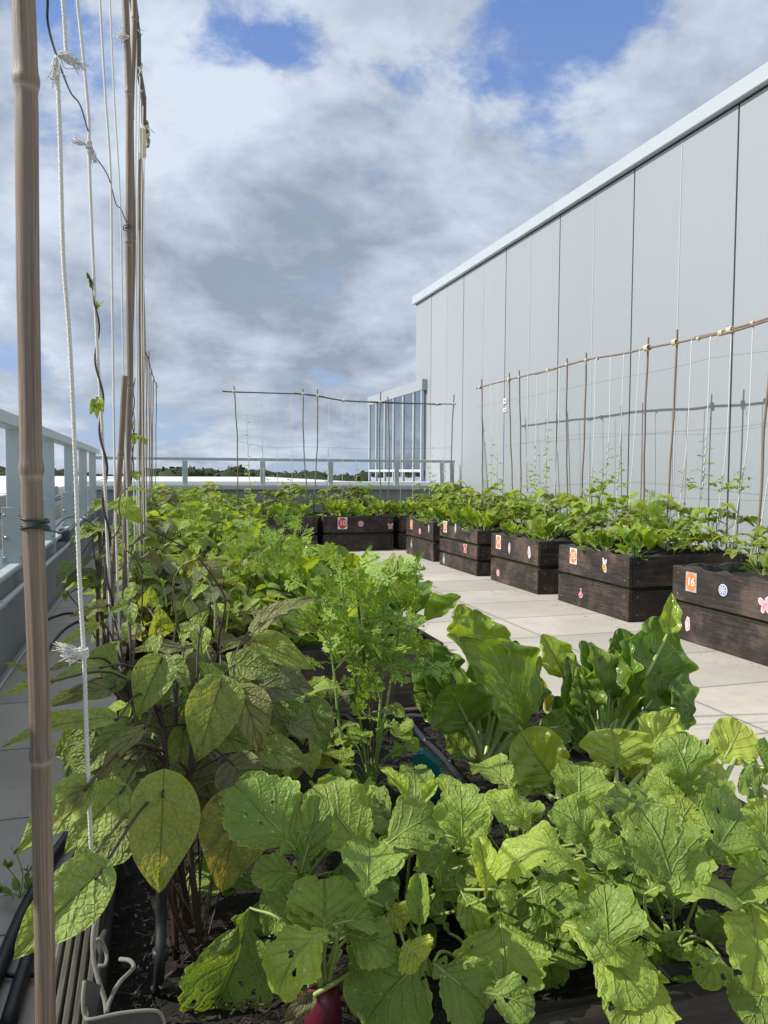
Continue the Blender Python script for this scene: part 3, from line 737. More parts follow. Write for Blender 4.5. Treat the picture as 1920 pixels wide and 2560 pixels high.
# stickers ---------------------------------------------------------
def outline(kind, s):
    a = np.linspace(0, 2*math.pi, 22, endpoint=False)
    if kind == 'disc': return np.stack([np.cos(a), np.sin(a)], 1)*s
    if kind == 'oval': return np.stack([np.cos(a)*.62, np.sin(a)], 1)*s
    if kind == 'drop': return np.array([(0, 1.25), (.3, .6), (.62, 0), (.6, -.5), (.3, -.85), (0, -1), (-.3, -.85), (-.6, -.5), (-.62, 0), (-.3, .6)])*s
    if kind == 'gem': return np.array([(-.3, 1.2), (.3, 1.1), (.6, .1), (.75, -.7), (.1, -1.3), (-.3, -1.0), (-.62, 0)])*s
    if kind == 'leaf': return np.array([(0, 1.2), (.35, .7), (.45, 0), (.35, -.6), (0, -1.2), (-.35, -.7), (-.5, 0), (-.4, .7)])*s
    if kind == 'bulb': return np.array([(0, 1.1), (.25, .9), (.28, .35), (.75, -.1), (.8, -.55), (.4, -1), (-.4, -1), (-.8, -.55), (-.75, -.1), (-.28, .35), (-.25, .9)])*s
    if kind == 'butterfly': return np.array([(0, .55), (.3, .95), (.65, 1.1), (.95, .95), (1., .55), (.8, .15), (.5, -.02), (.75, -.3), (.8, -.7), (.55, -1.0), (.2, -.85), (0, -.5), (-.2, -.85), (-.5, -.95), (-.75, -.65), (-.7, -.3), (-.5, -.02), (-.85, .2), (-1., .6), (-.9, .95), (-.6, 1.05), (-.3, .9)])*s
    if kind == 'bar': return np.array([(1.4, .3), (1.4, -.3), (-1.4, -.3), (-1.4, .3)])*s
    if kind == 'square': return np.array([(1, 1), (1, -1), (-1, -1), (-1, 1)])*s
class Face:                             # a board face: origin, horizontal dir (as read), normal outwards
    def __init__(s, o, h, n): s.o = np.array(o, float); s.h = np.array(h, float); s.n = np.array(n, float); s.up = np.array([0, 0, 1.])
    def p(s, q, lift): q = np.atleast_2d(q); return s.o+q[:, :1]*s.h+q[:, 1:]*s.up+s.n*lift
def layer(g, fc, c, shape, lift, mat, asp=1., rot=0.):
    q = shape*[asp, 1]; cr, sr = math.cos(rot), math.sin(rot); q = q@np.array([[cr, sr], [-sr, cr]])+np.asarray(c)
    g.poly(fc.p(q, lift), -fc.n*.0007, M[mat])
def text_poly(txt, size, bold=.02):
    cu = bpy.data.curves.new('lettering', 'FONT'); cu.body = txt; cu.size = size; cu.offset = bold*size; cu.extrude = .0004; cu.resolution_u = 4; cu.align_x = 'CENTER'; cu.align_y = 'CENTER'; cu.space_character = .95
    o = bpy.data.objects.new('lettering', cu); COL.objects.link(o); dg = bpy.context.evaluated_depsgraph_get()
    me = o.evaluated_get(dg).to_mesh(); V = np.array([v.co[:] for v in me.vertices]); Fc = [list(p.vertices) for p in me.polygons]
    o.evaluated_get(dg).to_mesh_clear(); bpy.data.objects.remove(o); return V, Fc
def number(key, fc, c, txt, s, col='orange', fade=False, twist=0.):
    t = PL[key]; g = G(); layer(g, fc, c, outline('square', s), .0020, 'foil' if not fade else 'paper', .82, twist); p = g.obj('number_sign', t)
    g = G(); layer(g, fc, c, outline('disc', s*.93), .0032, col, .80, twist); g.obj('sign_disc', p)
    V, Fc = text_poly(txt, s*1.22, .014); g = G(); V2 = V[:, :2]+np.asarray(c)+[s*.02, 0]; g.add(fc.p(V2, .0042)+V[:, 2:]*fc.n, Fc, M['paper'], smooth=False); g.obj('number', p)
def sticker(key, name, fc, c, kind, s, cols, label=None, rot=0.):
    t = PL[key]; g = G(); layer(g, fc, c, outline(kind, s), .0020, 'paper', 1., rot); layer(g, fc, c, outline(kind, s*.84), .0030, cols[0], 1., rot)
    if len(cols) > 1: layer(g, fc, (c[0], c[1]-s*.1), outline(kind, s*.42), .0040, cols[1], 1., rot)
    o = g.obj(name, t)
    if label: o['label'] = label
    return o
def fx(key, x):                            # front faces look to -x; reading direction runs towards -y
    return Face((x, 0, 0), (0, -1, 0), (-1, 0, 0))
def at(x, y, X): p = PX(x, y, X); return (-p[1], p[2])
z8 = lambda a, b: (1380+a*.3255, 1320+b*.3255)
z1 = lambda a, b: (1000+a*.2411, 1280+b*.2411)
f = fx('16', 3.06); number('16', f, at(*z8(1070, 415), 3.06), '16', .058)
c = at(*z8(1315, 477), 3.06); g = G(); layer(g, f, c, outline('disc', .034), .002, 'paper'); layer(g, f, c, outline('disc', .029), .003, 'blue')
for k_ in range(8): layer(g, f, (c[0]+.017*math.cos(k_*.785), c[1]+.017*math.sin(k_*.785)), outline('leaf', .009), .004, 'lilac', 1., k_*.785-1.57)
layer(g, f, c, outline('disc', .009), .005, 'yellowp'); g.obj('flower_sticker', PL['16'])
sticker('16', 'gem_sticker', f, at(*z8(1042, 735), 3.06), 'gem', .036, ('rose', 'lilac'), rot=-.15)
c = at(*z8(1636, 596), 3.06); g = G(); layer(g, f, c, outline('butterfly', .042), .002, 'paper', 1., .2); layer(g, f, c, outline('butterfly', .035), .003, 'rose', 1., .2); layer(g, f, c, outline('bar', .013), .004, 'pink', 1., .9); g.obj('butterfly_sticker', PL['16'])
f = fx('15', 3.06); number('15', f, at(*z8(165, 215), 3.06), '15', .060, fade=True)
c = at(*z8(405, 305), 3.06); g = G(); layer(g, f, c, outline('oval', .036), .002, 'paper', 1., .5); layer(g, f, c, outline('oval', .031), .003, 'yellowp', 1., .5)
for k_ in (-.012, .003, .017): layer(g, f, (c[0]-k_*.5, c[1]+k_), outline('bar', .0085), .004, 'black', 1., .5)
layer(g, f, (c[0]-.012, c[1]+.045), outline('leaf', .024), .0025, 'paper', 1., .3); layer(g, f, (c[0]+.014, c[1]+.04), outline('leaf', .024), .0028, 'lilac', 1., -.4); g.obj('bee_sticker', PL['15'])
sticker('15', 'red_sticker', f, at(*z8(222, 500), 3.06), 'bulb', .034, ('red', 'rose'))
f = fx('14', 3.035); number('14', f, at(*z1(1022, 312), 3.035), '14', .062, fade=True)
sticker('14', 'flower_sticker', f, at(*z1(1136, 376), 3.035), 'leaf', .045, ('rose', 'lilac')); sticker('14', 'gem_sticker', f, at(*z1(1340, 418), 3.035), 'gem', .042, ('lilac', 'rose'))
sticker('14', 'pink_sticker', f, at(*z1(1017, 630), 3.035), 'disc', .030, ('pink', 'rose'))
f = fx('13', 3.0); number('13', f, at(*z1(470, 152), 3.0), '13', .060, fade=True)
sticker('13', 'feather_sticker', f, at(*z1(577, 170), 3.0), 'leaf', .042, ('lilac',)); sticker('13', 'bar_sticker', f, at(*z1(668, 184), 3.0), 'bar', .036, ('yellowp',))
sticker('13', 'red_sticker', f, at(*z1(676, 380), 3.0), 'butterfly', .045, ('red', 'rose')); sticker('13', 'drop_sticker', f, at(*z1(456, 484), 3.0), 'drop', .05, ('green', 'lilac'))
f = fx('12', 3.01); number('12', f, at(*z1(120, 130), 3.01), '12', .058)
sticker('12', 'pink_sticker', f, at(*z1(207, 200), 3.01), 'disc', .034, ('pink', 'rose')); sticker('12', 'crystal_sticker', f, at(*z1(301, 174), 3.01), 'leaf', .040, ('lilac', 'rose'))
sticker('12', 'drop_sticker', f, at(*z1(119, 330), 3.01), 'drop', .046, ('green', 'lilac'))
f = Face((0, 9.3815, 0), (1, 0, 0), (0, -1, 0))
def aty(x, y, Y): p = PY(x, y, Y); return (p[0], p[2])
z7 = lambda a, b: (350+a*.4822, 900+b*.4822)
number('10', f, aty(*z7(1050, 846), 9.38), '10', .075, 'red', fade=True)
sticker('10', 'pink_sticker', f, aty(*z7(1145, 849), 9.38), 'disc', .035, ('pink', 'rose')); sticker('10', 'butterfly_sticker', f, aty(*z7(1298, 862), 9.38), 'butterfly', .036, ('rose', 'pink'))
# ------------------------------------------------------------------ canes, strings, trellises
def cane(parent, pts, r, mat='bamboo', seg=12, nodes=.27, seed=0, name='cane'):
    """bamboo: internodes with swollen rings"""
    P = np.asarray(pts, float); rg = np.random.RandomState(seed)
    L = np.linalg.norm(np.diff(P, axis=0), axis=1).sum(); C = bez(P, max(8, int(L/.05)))
    S = np.r_[0, np.cumsum(np.linalg.norm(np.diff(C, axis=0), axis=1))]
    wig = r*.6; L = S[-1]
    nd = []; s = rg.uniform(.05, nodes)
    while s < L-.02: nd.append(s); s += nodes*rg.uniform(.8, 1.2)
    ss = set(S.tolist())
    for q in nd: ss |= {q-.02, q-.012, q-.006, q-.003, q, q+.003, q+.005, q+.0062, q+.0074, q+.010, q+.016, q+.025}
    ss = np.array(sorted(x for x in ss if 0 <= x <= L))
    pts2 = np.stack([np.interp(ss, S, C[:, i]) for i in range(3)], 1)
    rad = np.full(len(ss), r); white = np.zeros(len(ss))
    for i, q in enumerate(nd):
        d = ss-q; rad += r*.17*np.exp(-(d/.005)**2); rad -= r*.05*np.exp(-((d-.011)/.004)**2); white += np.exp(-((d-.0062)/.0014)**2)
        pts2[:, 0] += wig*((-1)**i)*np.exp(-(d/.10)**2)*.5
    taper = 1-.12*ss/max(L, .1); rad *= taper
    g = G(); g.tube(pts2, rad, M[mat], seg)
    t_ = np.stack([np.zeros(len(ss)), np.full(len(ss), .5), np.clip(white, 0, 1)], 1); g.t[-1] = np.repeat(t_, seg, 0)
    g.f[-2:] = []; g.mi = g.mi[:-2]; g.sm = g.sm[:-2]
    V = g.v[-1]; n_ = len(ss)
    g.add(np.vstack([V[:seg], pts2[:1]]), [[(j+1) % seg, j, seg] for j in range(seg)], M[mat]); g.add(np.vstack([V[-seg:], pts2[-1:]]), [[j, (j+1) % seg, seg] for j in range(seg)], M[mat])
    return g.obj(name, parent)
def cord(parent, pts, r, mat='string', name='string', twist=False, n=0):
    C = bez(pts, n or 16*(len(pts)-1)); g = G()
    if twist:                                       # three strand twisted cord
        L = np.linalg.norm(np.diff(C, axis=0), axis=1).sum(); m_ = int(L/.0022)
        S = np.r_[0, np.cumsum(np.linalg.norm(np.diff(C, axis=0), axis=1))]; ss = np.linspace(0, L, m_)
        P = np.stack([np.interp(ss, S, C[:, i]) for i in range(3)], 1)
        for k_ in range(3):
            a = ss/.0125*2*math.pi+k_*2.094; off = np.stack([np.cos(a), np.sin(a), 0*a], 1)*r*.5
            g.tube(P+off, r*.58, M[mat], 5)
    else: g.tube(C, r, M[mat], 6)
    return g.obj(name, parent)
def tie(parent, p, s=.012, mat='tape', ax=(0, 1, 0), seed=0, tails=2):
    rg = np.random.RandomState(seed); g = G(); p = np.asarray(p, float); ax = unit(ax); s = s*.8
    e1 = unit(np.cross(ax, [0.2, 0.3, 1])); e2 = np.cross(ax, e1)
    an = np.linspace(0, 2*math.pi*4, 44); off = np.linspace(-1, 1, 44)*s*1.1
    g.tube(p+np.outer(off, ax)+np.outer(np.cos(an)*s, e1)+np.outer(np.sin(an)*s, e2), s*.28, M[mat], 5)
    an2 = np.linspace(0, 2*math.pi*2, 24); g.tube(p+np.outer(np.cos(an2)*s*1.15, unit(e1+ax*.8))+np.outer(np.sin(an2)*s*1.15, e2), s*.26, M[mat], 5)
    for k_ in range(tails):
        d = unit(rg.normal(size=3)+[0, 0, -.8]); g.tube(bez([p+d*s*.5, p+d*s*2+rg.normal(0, .3, 3)*s, p+d*s*3.2+[0, 0, -s]], 8), [s*.2]*4+[s*.12]*max(0, len(bez([p, p+d, p+d*2], 8))-4), M[mat], 4)
    return g.obj('tie', parent)
def fluff(parent, a, b, r, seed=0, name='frayed_end'):
    rg = np.random.RandomState(seed); g = G(); a = np.asarray(a, float); b = np.asarray(b, float); L = np.linalg.norm(b-a)
    for k_ in range(26):
        e = b+rg.normal(0, r*1.1, 3); md = (a+b)/2+rg.normal(0, r*.9, 3)
        g.tube(bez([a+rg.normal(0, r*.15, 3), md, e], 8), r*.13, M['fluff'], 4)
    return g.obj(name, parent)

# left trellis over the nearest two planters
T1 = thing('bamboo_trellis', 'tall bamboo trellis with white cords over the two nearest left planters', 'trellis', (-.06, 1.6, .4))
cane(T1, [PY(44, -140, .60), PY(52, 0, .60), PY(58, 290, .60), PY(70, 700, .60), PY(86, 1110, .60), PY(91, 1500, .60), PY(95, 1960, .60), PY(112, 2350, .60), PY(122, 2640, .60), (-.0745, .6, .437)], .0079, seg=20, nodes=.235, seed=5)
cane(T1, [PY(310, -60, 1.80), PY(316, 90, 1.80), PY(324, 480, 1.80), PY(323, 900, 1.80), PY(318, 1200, 1.80), PY(312, 1480, 1.80), PY(311, 1600, 1.80)], .0076, seed=8)
cane(T1, [PY(334, -60, 1.86), PY(333, 130, 1.86), PY(330, 330, 1.86), PY(331, 700, 1.86), PY(322, 1050, 1.86), PY(310, 1590, 1.86)], .0058, seed=11)
cane(T1, [PY(312, 940, 1.70), PY(303, 1080, 1.70), PY(290, 1300, 1.70), PY(281, 1520, 1.70), PY(279, 1640, 1.70)], .0062, seed=14)
cane(T1, [PY(352, 370, 3.0), PY(358, 800, 3.0), PY(357, 1200, 3.0), PY(356, 1440, 3.0)], .0072, seed=3)
cane(T1, [PY(347, 400, 2.9), PY(350, 800, 2.9), PY(349, 1250, 2.9), PY(349, 1440, 2.9)], .005, seed=4)
bar = [(-.065, .55, 2.235), (-.055, 1.2, 2.22), (-.034, 2.0, 2.2), (-.022, 2.4, 2.2), (-.008, 2.8, 2.2), (-.002, 3.03, 2.195)]
cane(T1, bar[:4], .0085, 'bamboo_dark', name='crossbar', seed=2); cane(T1, [(-.06, 1.5, 2.215)]+bar[2:], .0095, 'bamboo_dark', name='crossbar', seed=9, nodes=.2)
for i, (y_, s_) in enumerate(((1.82, .012), (2.25, .010), (2.46, .010), (2.86, .014), (2.93, .016), (3.0, .015), (2.6, .009))):
    x_ = np.interp(y_, [b[1] for b in bar], [b[0] for b in bar]); tie(T1, (x_, y_, 2.2), s_, 'tape' if s_ > .012 else 'string', seed=i)
g = G(); c = PY(356, 350, 2.85); g.box(c-[.012, .02, .055], c+[.012, .02, .035], M['tape'], .004); g.obj('binding', T1)
# cords: (pixel, pixel) marks on the measured depth of each cord
K = [(PY(146, -80, .84), PY(157, 0, .84), PY(166, 134, .84)),
     (PY(142, 138, .82), PY(150, 350, .82), PY(158, 640, .81), PY(174, 850, .81), PY(188, 1150, .81), PY(199, 1450, .81), PY(210, 1640, .81), PY(217, 1850, .81), PY(223, 2000, .80), PY(231, 2200, .80)),
     (PY(187, -80, 1.2), PY(193, 0, 1.2), PY(210, 160, 1.2), PY(222, 301, 1.2), PY(223, 400, 1.2), PY(235, 700, 1.2), PY(245, 900, 1.2), PY(257, 1100, 1.2), PY(268, 1344, 1.2), PY(275, 1520, 1.2), PY(280, 1700, 1.2)),
     (PY(247, -80, 1.5), PY(250, 0, 1.5), PY(263, 230, 1.5), PY(277, 447, 1.5), PY(280, 700, 1.5), PY(283, 900, 1.5), PY(288, 1242, 1.5), PY(297, 1550, 1.5), PY(300, 1700, 1.5)),
     (PY(272, -80, 1.74), PY(275, 0, 1.74), PY(286, 250, 1.74), PY(301, 517, 1.74), PY(307, 850, 1.74), PY(313, 1050, 1.74), PY(319, 1320, 1.74), PY(322, 1600, 1.74))]
for i, kk in enumerate(K): cord(T1, kk, (.0021, .0022, .0023, .0021, .0019)[i], twist=(i < 4))
for i, (yb, xb, yy) in enumerate(((2.06, 338, 1420), (2.3, 350, 1400), (2.5, 343, 1350), (2.7, 360, 1400), (2.85, 366, 1330))):
    x_ = np.interp(yb, [b[1] for b in bar], [b[0] for b in bar]); pb = PY(xb, yy, yb)
    cord(T1, [(x_, yb, 2.19), (x_*.55+pb[0]*.45-.006, yb, 1.6), pb], .0019)
fluff(T1, PY(148, 140, .82), PY(198, 160, .82), .0035, 1); fluff(T1, PY(142, 140, .82), PY(136, 200, .82), .003, 2); tie(T1, PY(160, 138, .825), .004, 'string', (1, 0, 0), 3, 0)
fluff(T1, PY(222, 362, 1.2), PY(182, 350, 1.2), .0028, 4); fluff(T1, PY(222, 362, 1.2), PY(236, 405, 1.2), .003, 5); tie(T1, PY(222, 362, 1.2), .005, 'string', (0, 0, 1), 6, 0)
fluff(T1, PY(316, 90, 1.79), PY(303, 92, 1.79), .006, 8)
fluff(T1, PY(208, 1632, .805), PY(150, 1620, .80), .0026, 9); fluff(T1, PY(208, 1634, .805), PY(172, 1640, .80), .0042, 12); tie(T1, PY(208, 1633, .806), .0055, 'string', (0, 0, 1), 10, 0)
cord(T1, [PY(114, -40, .7), PY(119, 0, .72), PY(120, 60, .74), PY(140, 135, .82), PY(175, 228, .98), PY(200, 262, 1.08), PY(218, 320, 1.19), PY(236, 385, 1.28), PY(262, 425, 1.4), PY(276, 457, 1.5), PY(290, 510, 1.68), PY(302, 522, 1.74), PY(314, 550, 1.79), PY(330, 578, 1.8)], .0011, 'wire', 'wire')
g = G(); p0 = PY(319, 576, 1.80); an = np.linspace(0, 6.28*2, 30); g.tube(p0+np.stack([np.cos(an)*.0095, np.sin(an)*.0095, an*.0008], 1), .0011, M['wire'], 5); g.obj('wire_loop', T1)
# green wire round the near cane
g = G(); p0 = PY(88, 1312, .60); an = np.linspace(0, 6.28*3, 60)
g.tube(p0+np.stack([np.cos(an)*.0092, np.sin(an)*.0092, .003*np.sin(an*.5+.5)-.004+an*.0004], 1), .0010, M['wire'], 6); g.obj('wire_loop', T1)
cord(T1, [PY(108, 1318, .598), PY(125, 1325, .61), PY(150, 1330, .66), PY(175, 1318, .75), PY(195, 1300, .9), PY(215, 1283, 1.05), PY(240, 1278, 1.2)], .0008, 'wire_grey', 'wire')
cord(T1, [PY(108, 1322, .598), PY(120, 1326, .62), PY(134, 1326, .66), PY(140, 1316, .7), PY(165, 1295, .8), PY(195, 1292, .95), PY(215, 1300, 1.1), PY(240, 1317, 1.2)], .0010, 'wire', 'wire')

# second left trellis further along
T2 = thing('bamboo_trellis', 'distant left bamboo trellis beyond the tall near one', 'trellis', (0, 7, .4))
for i, (x, y, Y, x2) in enumerate(((367, 885, 6.75, 366), (372, 878, 6.9, 375), (377, 930, 7.9, 379), (383, 950, 8.3, 380), (391, 957, 9.1, 389))):
    cane(T2, [PY(x, y, Y), PY((x+x2)/2, 1080, Y), PY(x2, 1300 if Y < 8 else 1270, Y)], .006, 'bamboo', 6, seed=i)
cane(T2, [PY(364, 880, 6.6), PY(374, 912, 7.4), PY(384, 945, 8.5), PY(393, 968, 9.2)], .007, 'bamboo_dark', 6, name='crossbar')
for Y, x in ((6.95, 369), (7.2, 372), (7.5, 375), (7.9, 378), (8.3, 381), (8.7, 384)): cord(T2, [PY(x, np.interp(Y, [6.6, 9.2], [882, 966]), Y), PY(x, 1255, Y)], .0022)

# right trellis in front of the wall
TX = 3.94; zr = lambda a, b: (1000+a*.5545, 150+b*.5545)
T3 = thing('bamboo_trellis', 'long bamboo trellis with white strings in front of the grey wall', 'trellis', (TX, 6, .4))
def down(p, q, z):                                # continue the line p->q to height z
    d = q-p; return p+d*((z-p[2])/d[2])
for i, (a, b, c_, d_) in enumerate(((368, 1440, 372, 1950), (492, 1410, 508, 1950), (537, 1400, 545, 1950), (753, 1345, 754, 1950), (840, 1320, 820, 1950), (1120, 1250, 1099, 1950), (1250, 1215, 1211, 1950), (1668, 1380, 1628, 1950))):
    p = PX(*zr(a, b), TX); q = PX(*zr(c_, d_), TX-.015); e = down(p, q, .36); md = (p+q)/2+[0, (.012 if i % 2 else -.01), 0]
    cane(T3, [p, md, q, e], .0085 if i < 7 else .009, 'bamboo', 8, seed=20+i)
bp = [PX(*zr(a, b), TX-.012) for a, b in ((345, 1480), (492, 1441), (660, 1402), (840, 1352), (1012, 1323), (1120, 1298), (1250, 1274), (1400, 1243), (1470, 1222), (1659, 1165), (1800, 1118))]
cane(T3, bp[:3]+[PX(*zr(700, 1394), TX-.012)], .009, 'bamboo', 8, name='crossbar', seed=31); cane(T3, [PX(*zr(610, 1416), TX-.026)]+bp[2:8]+[PX(*zr(1500, 1222), TX-.02)], .0095, 'bamboo', 8, name='crossbar', seed=32)
cane(T3, [PX(*zr(1330, 1252), TX-.0)]+bp[8:], .011, 'bamboo', 8, name='crossbar', seed=33); cane(T3, [p+[-.02, 0, -.022] for p in bp[8:]], .009, 'bamboo', 8, name='crossbar', seed=35)
for i, (a, b, s_) in enumerate(((361, 1477, .02), (492, 1441, .022), (537, 1430, .012), (668, 1400, .02), (753, 1373, .016), (840, 1352, .016), (890, 1348, .012), (1115, 1298, .028), (1240, 1273, .026), (1345, 1256, .014), (1450, 1230, .022), (1490, 1217, .026), (1590, 1186, .014))): tie(T3, PX(*zr(a, b), TX-.014), s_, 'tape' if s_ > .013 else 'string', seed=40+i)
ST3 = ((410, 1462, 412), (440, 1456, 438), (577, 1420, 576), (618, 1410, 610), (672, 1400, 650), (720, 1390, 698), (882, 1350, 860), (950, 1338, 922), (1010, 1325, 978), (1082, 1308, 1038), (1315, 1262, 1268), (1400, 1245, 1362), (1495, 1220, 1446), (1592, 1190, 1532), (1720, 1150, 1650))
S3 = []
for i, (a, b, c_) in enumerate(ST3):
    p = PX(*zr(a, b), TX-.02); q = PX(*zr(c_, 1950), TX-.03); kx = (a+c_)/2+rnd.uniform(-3, 8); md = PX(*zr(kx, 1690), TX-.035); cord(T3, [p, md, q, down(md, q, .42)], .0036); S3.append((p, md, q))
for lst in (((345, 1565), (750, 1482), (1210, 1392), (1400, 1345), (1659, 1312), (1800, 1290)), ((470, 1745), (530, 1732), (820, 1688), (1100, 1687), (1300, 1688), (1460, 1682), (1659, 1648), (1800, 1625)), ((380, 1950), (900, 1960), (1400, 1980), (1800, 1990))):
    cord(T3, [PX(*zr(a, b), TX+.005) for a, b in lst], .0012, 'wire_grey', 'wire')

# back trellis
BY = 10.1
T4 = thing('bamboo_trellis', 'bamboo trellis standing across the back row of planters', 'trellis', (2, BY, .4))
for i, (a, b, c_) in enumerate(((487, 135, 506), (845, 150, 866), (920, 152, 904), (1248, 165, 1248), (1284, 190, 1288), (1627, 180, 1618))):
    p = PY(*z7(a, b), BY); q = PY(*z7(c_, 700), BY); cane(T4, [p, (p+q)/2+[.02*(-1)**i, 0, 0], q, down(p, q, .36)], .0088, 'bamboo', 6, seed=50+i)
cane(T4, [PY(*z7(a, b), BY-.01) for a, b in ((427, 162), (490, 166), (840, 177), (955, 190))], .009, 'bamboo_dark', 8, name='crossbar', seed=60)
cane(T4, [PY(*z7(a, b), BY-.022) for a, b in ((800, 173), (920, 187), (1060, 211), (1245, 219), (1420, 225), (1560, 231))], .010, 'bamboo_dark', 8, name='crossbar', seed=61)
cane(T4, [PY(*z7(a, b), BY-.01) for a, b in ((1040, 209), (1245, 222), (1415, 226), (1637, 229))], .008, 'bamboo_dark', 8, name='crossbar', seed=62)
for i, (a, b) in enumerate(((487, 165), (845, 177), (920, 188), (1055, 211), (1245, 219), (1540, 230), (1625, 229))): tie(T4, PY(*z7(a, b), BY-.02), .02, 'tape', (1, 0, 0), 70+i)
S4 = []
for i, (a, c_) in enumerate(((545, 572), (625, 643), (705, 713), (785, 790), (982, 972), (1055, 1048), (1128, 1120), (1356, 1350), (1419, 1414), (1512, 1500), (1580, 1570))):
    p = PY(*z7(a, np.interp(a, [427, 955, 1637], [165, 195, 230])), BY); q = PY(*z7(c_, 700), BY-.02); cord(T4, [p, (p+q)/2, q, down(p, q, .42)], .0034); S4.append((p, (p+q)/2, q))
cord(T4, [PY(*z7(a, b), BY) for a, b in ((490, 420), (700, 455), (860, 450), (1245, 462), (1620, 455))], .0014, 'wire_grey', 'wire')

# ------------------------------------------------------------------ plant builders
def heart(g, B, D, Nn, L, hw, rg, mat, tint, lo=False):
    B = np.asarray(B); blade(g, B, B+unit(D)*L, hw, 'bean', mat, Nn, arch=rg.uniform(.02, .16), fold=rg.uniform(.05, .45), wave=.07, freq=1.6, nu=6 if lo else 10, nv=4 if lo else 6, tint=tint, seed=rg.randint(1 << 30), cord=.28, pucker=.02)
def trifoliate(gl, gs, P, D, size, rg, mat, tint, stem='stem_green', lo=True, droop=.55):
    D = unit(D); up = np.array([0, 0, 1.]); S = unit(np.cross(D, up)); P = np.asarray(P, float)
    for k_, an in enumerate((0, 1.35, -1.35)):
        d = unit(D*math.cos(an)+S*math.sin(an)+np.array([0, 0, -droop*rg.uniform(.4, 1.5)])+rg.normal(0, .12, 3))
        b = P+d*[1, 1, .3]*size*(.35 if k_ == 0 else .12); nn = unit(up+D*.35*rg.rand()+rg.normal(0, .3, 3))
        gs.tube([P, b], size*.018, M[stem], 4, caps=False)
        t = np.array(tint)+[rg.uniform(-.2, .2), rg.uniform(-.07, .07), 0]; t[2] = max(0, tint[2]+rg.uniform(-.12, .25))
        heart(gl, b, d, nn, size*rg.uniform(.85, 1.15), size*rg.uniform(.36, .44), rg, mat, t, lo)
def bean_bush(seed, H=.38, Wd=.28, n=20, size=.085, mat='bean', age=.03, bronze=.12, lo=True):
    rg = np.random.RandomState(seed); gl, gs = G(), G()
    for k_ in range(4):
        a = rg.rand()*6.28; top = np.array([math.cos(a)*Wd*.35, math.sin(a)*Wd*.35, H*rg.uniform(.7, 1.)])
        gs.tube(bez([(0, 0, 0), top*[.3, .3, .5]+rg.normal(0, .01, 3), top], 10), .0028, M['stem_purple' if rg.rand() < .6 else 'stem_green'], 5)
    for k_ in range(n):
        a = rg.rand()*6.28; r_ = Wd*math.sqrt(rg.rand()); z = H*(rg.uniform(.35, 1.05))*(1-.35*(r_/Wd)**2)
        p = np.array([math.cos(a)*r_, math.sin(a)*r_, z]); st = np.array([math.cos(a)*r_*.25, math.sin(a)*r_*.25, z*.62])
        gs.tube(bez([st, (st+p)/2+[0, 0, .02], p], 6), .0014, M['stem_green' if rg.rand() < .6 else 'stem_purple'], 4, caps=False)
        br = rg.rand() < bronze; low = z < H*.5
        trifoliate(gl, gs, p, [math.cos(a), math.sin(a), rg.uniform(-.2, .5)], size*rg.uniform(.7, 1.15), rg, M['bronze' if br else mat], (rg.uniform(.1, .85), rg.uniform(.5, .7), age+(.3*rg.rand() if low else 0)), lo=lo)
    return dict(leaves=gl, stem=gs)
def rosette(seed, kind, H=.26, n=10, hw=.05, L=.16, mat='chard', age=0., up=.75, lo=True, stalk='stem_pale', dk=0.):
    rg = np.random.RandomState(seed); gl, gs = G(), G()
    for k_ in range(n):
        a = k_*2.4+rg.uniform(-.4, .4); out = rg.uniform(.15, .9)*(.4+.6*k_/n); el = up*(1-.6*k_/n)+rg.uniform(-.1, .1)
        d = unit([math.cos(a)*(1-el), math.sin(a)*(1-el), el]); pl = H*rg.uniform(.35, .5); b = d*pl+[math.cos(a)*.01, math.sin(a)*.01, 0]
        gs.tube(bez([(math.cos(a)*.008, math.sin(a)*.008, 0), b*.5+[0, 0, .01], b], 6), np.linspace(.0045, .0028, len(bez([(0, 0, 0), b*.5, b], 6))) if kind != 'radish' else .0022, M[stalk], 6, caps=False)
        d2 = unit(d+[0, 0, -.25*rg.rand()*(1.2-el)]+rg.normal(0, .1, 3)); ll = L*rg.uniform(.75, 1.15)
        nn = unit(np.array([-math.cos(a)*.5, -math.sin(a)*.5, .8])+rg.normal(0, .25, 3))
        big = not lo
        blade(gl, b, b+d2*ll, hw*rg.uniform(.75, 1.15), kind, M[mat], nn, arch=rg.uniform(-.05, .22), fold=rg.uniform(.1, .6), wave=.22 if kind == 'chard' else .12, freq=2.6, nu=20 if big else 9, nv=10 if big else 6,
              tint=(rg.uniform(-.1, .8)-dk, rg.uniform(.42, .6), age+(.25*rg.rand() if rg.rand() < .2 else 0)), seed=rg.randint(1 << 30), pucker=.05, lob=1.)
    return dict(leaves=gl, stem=gs)
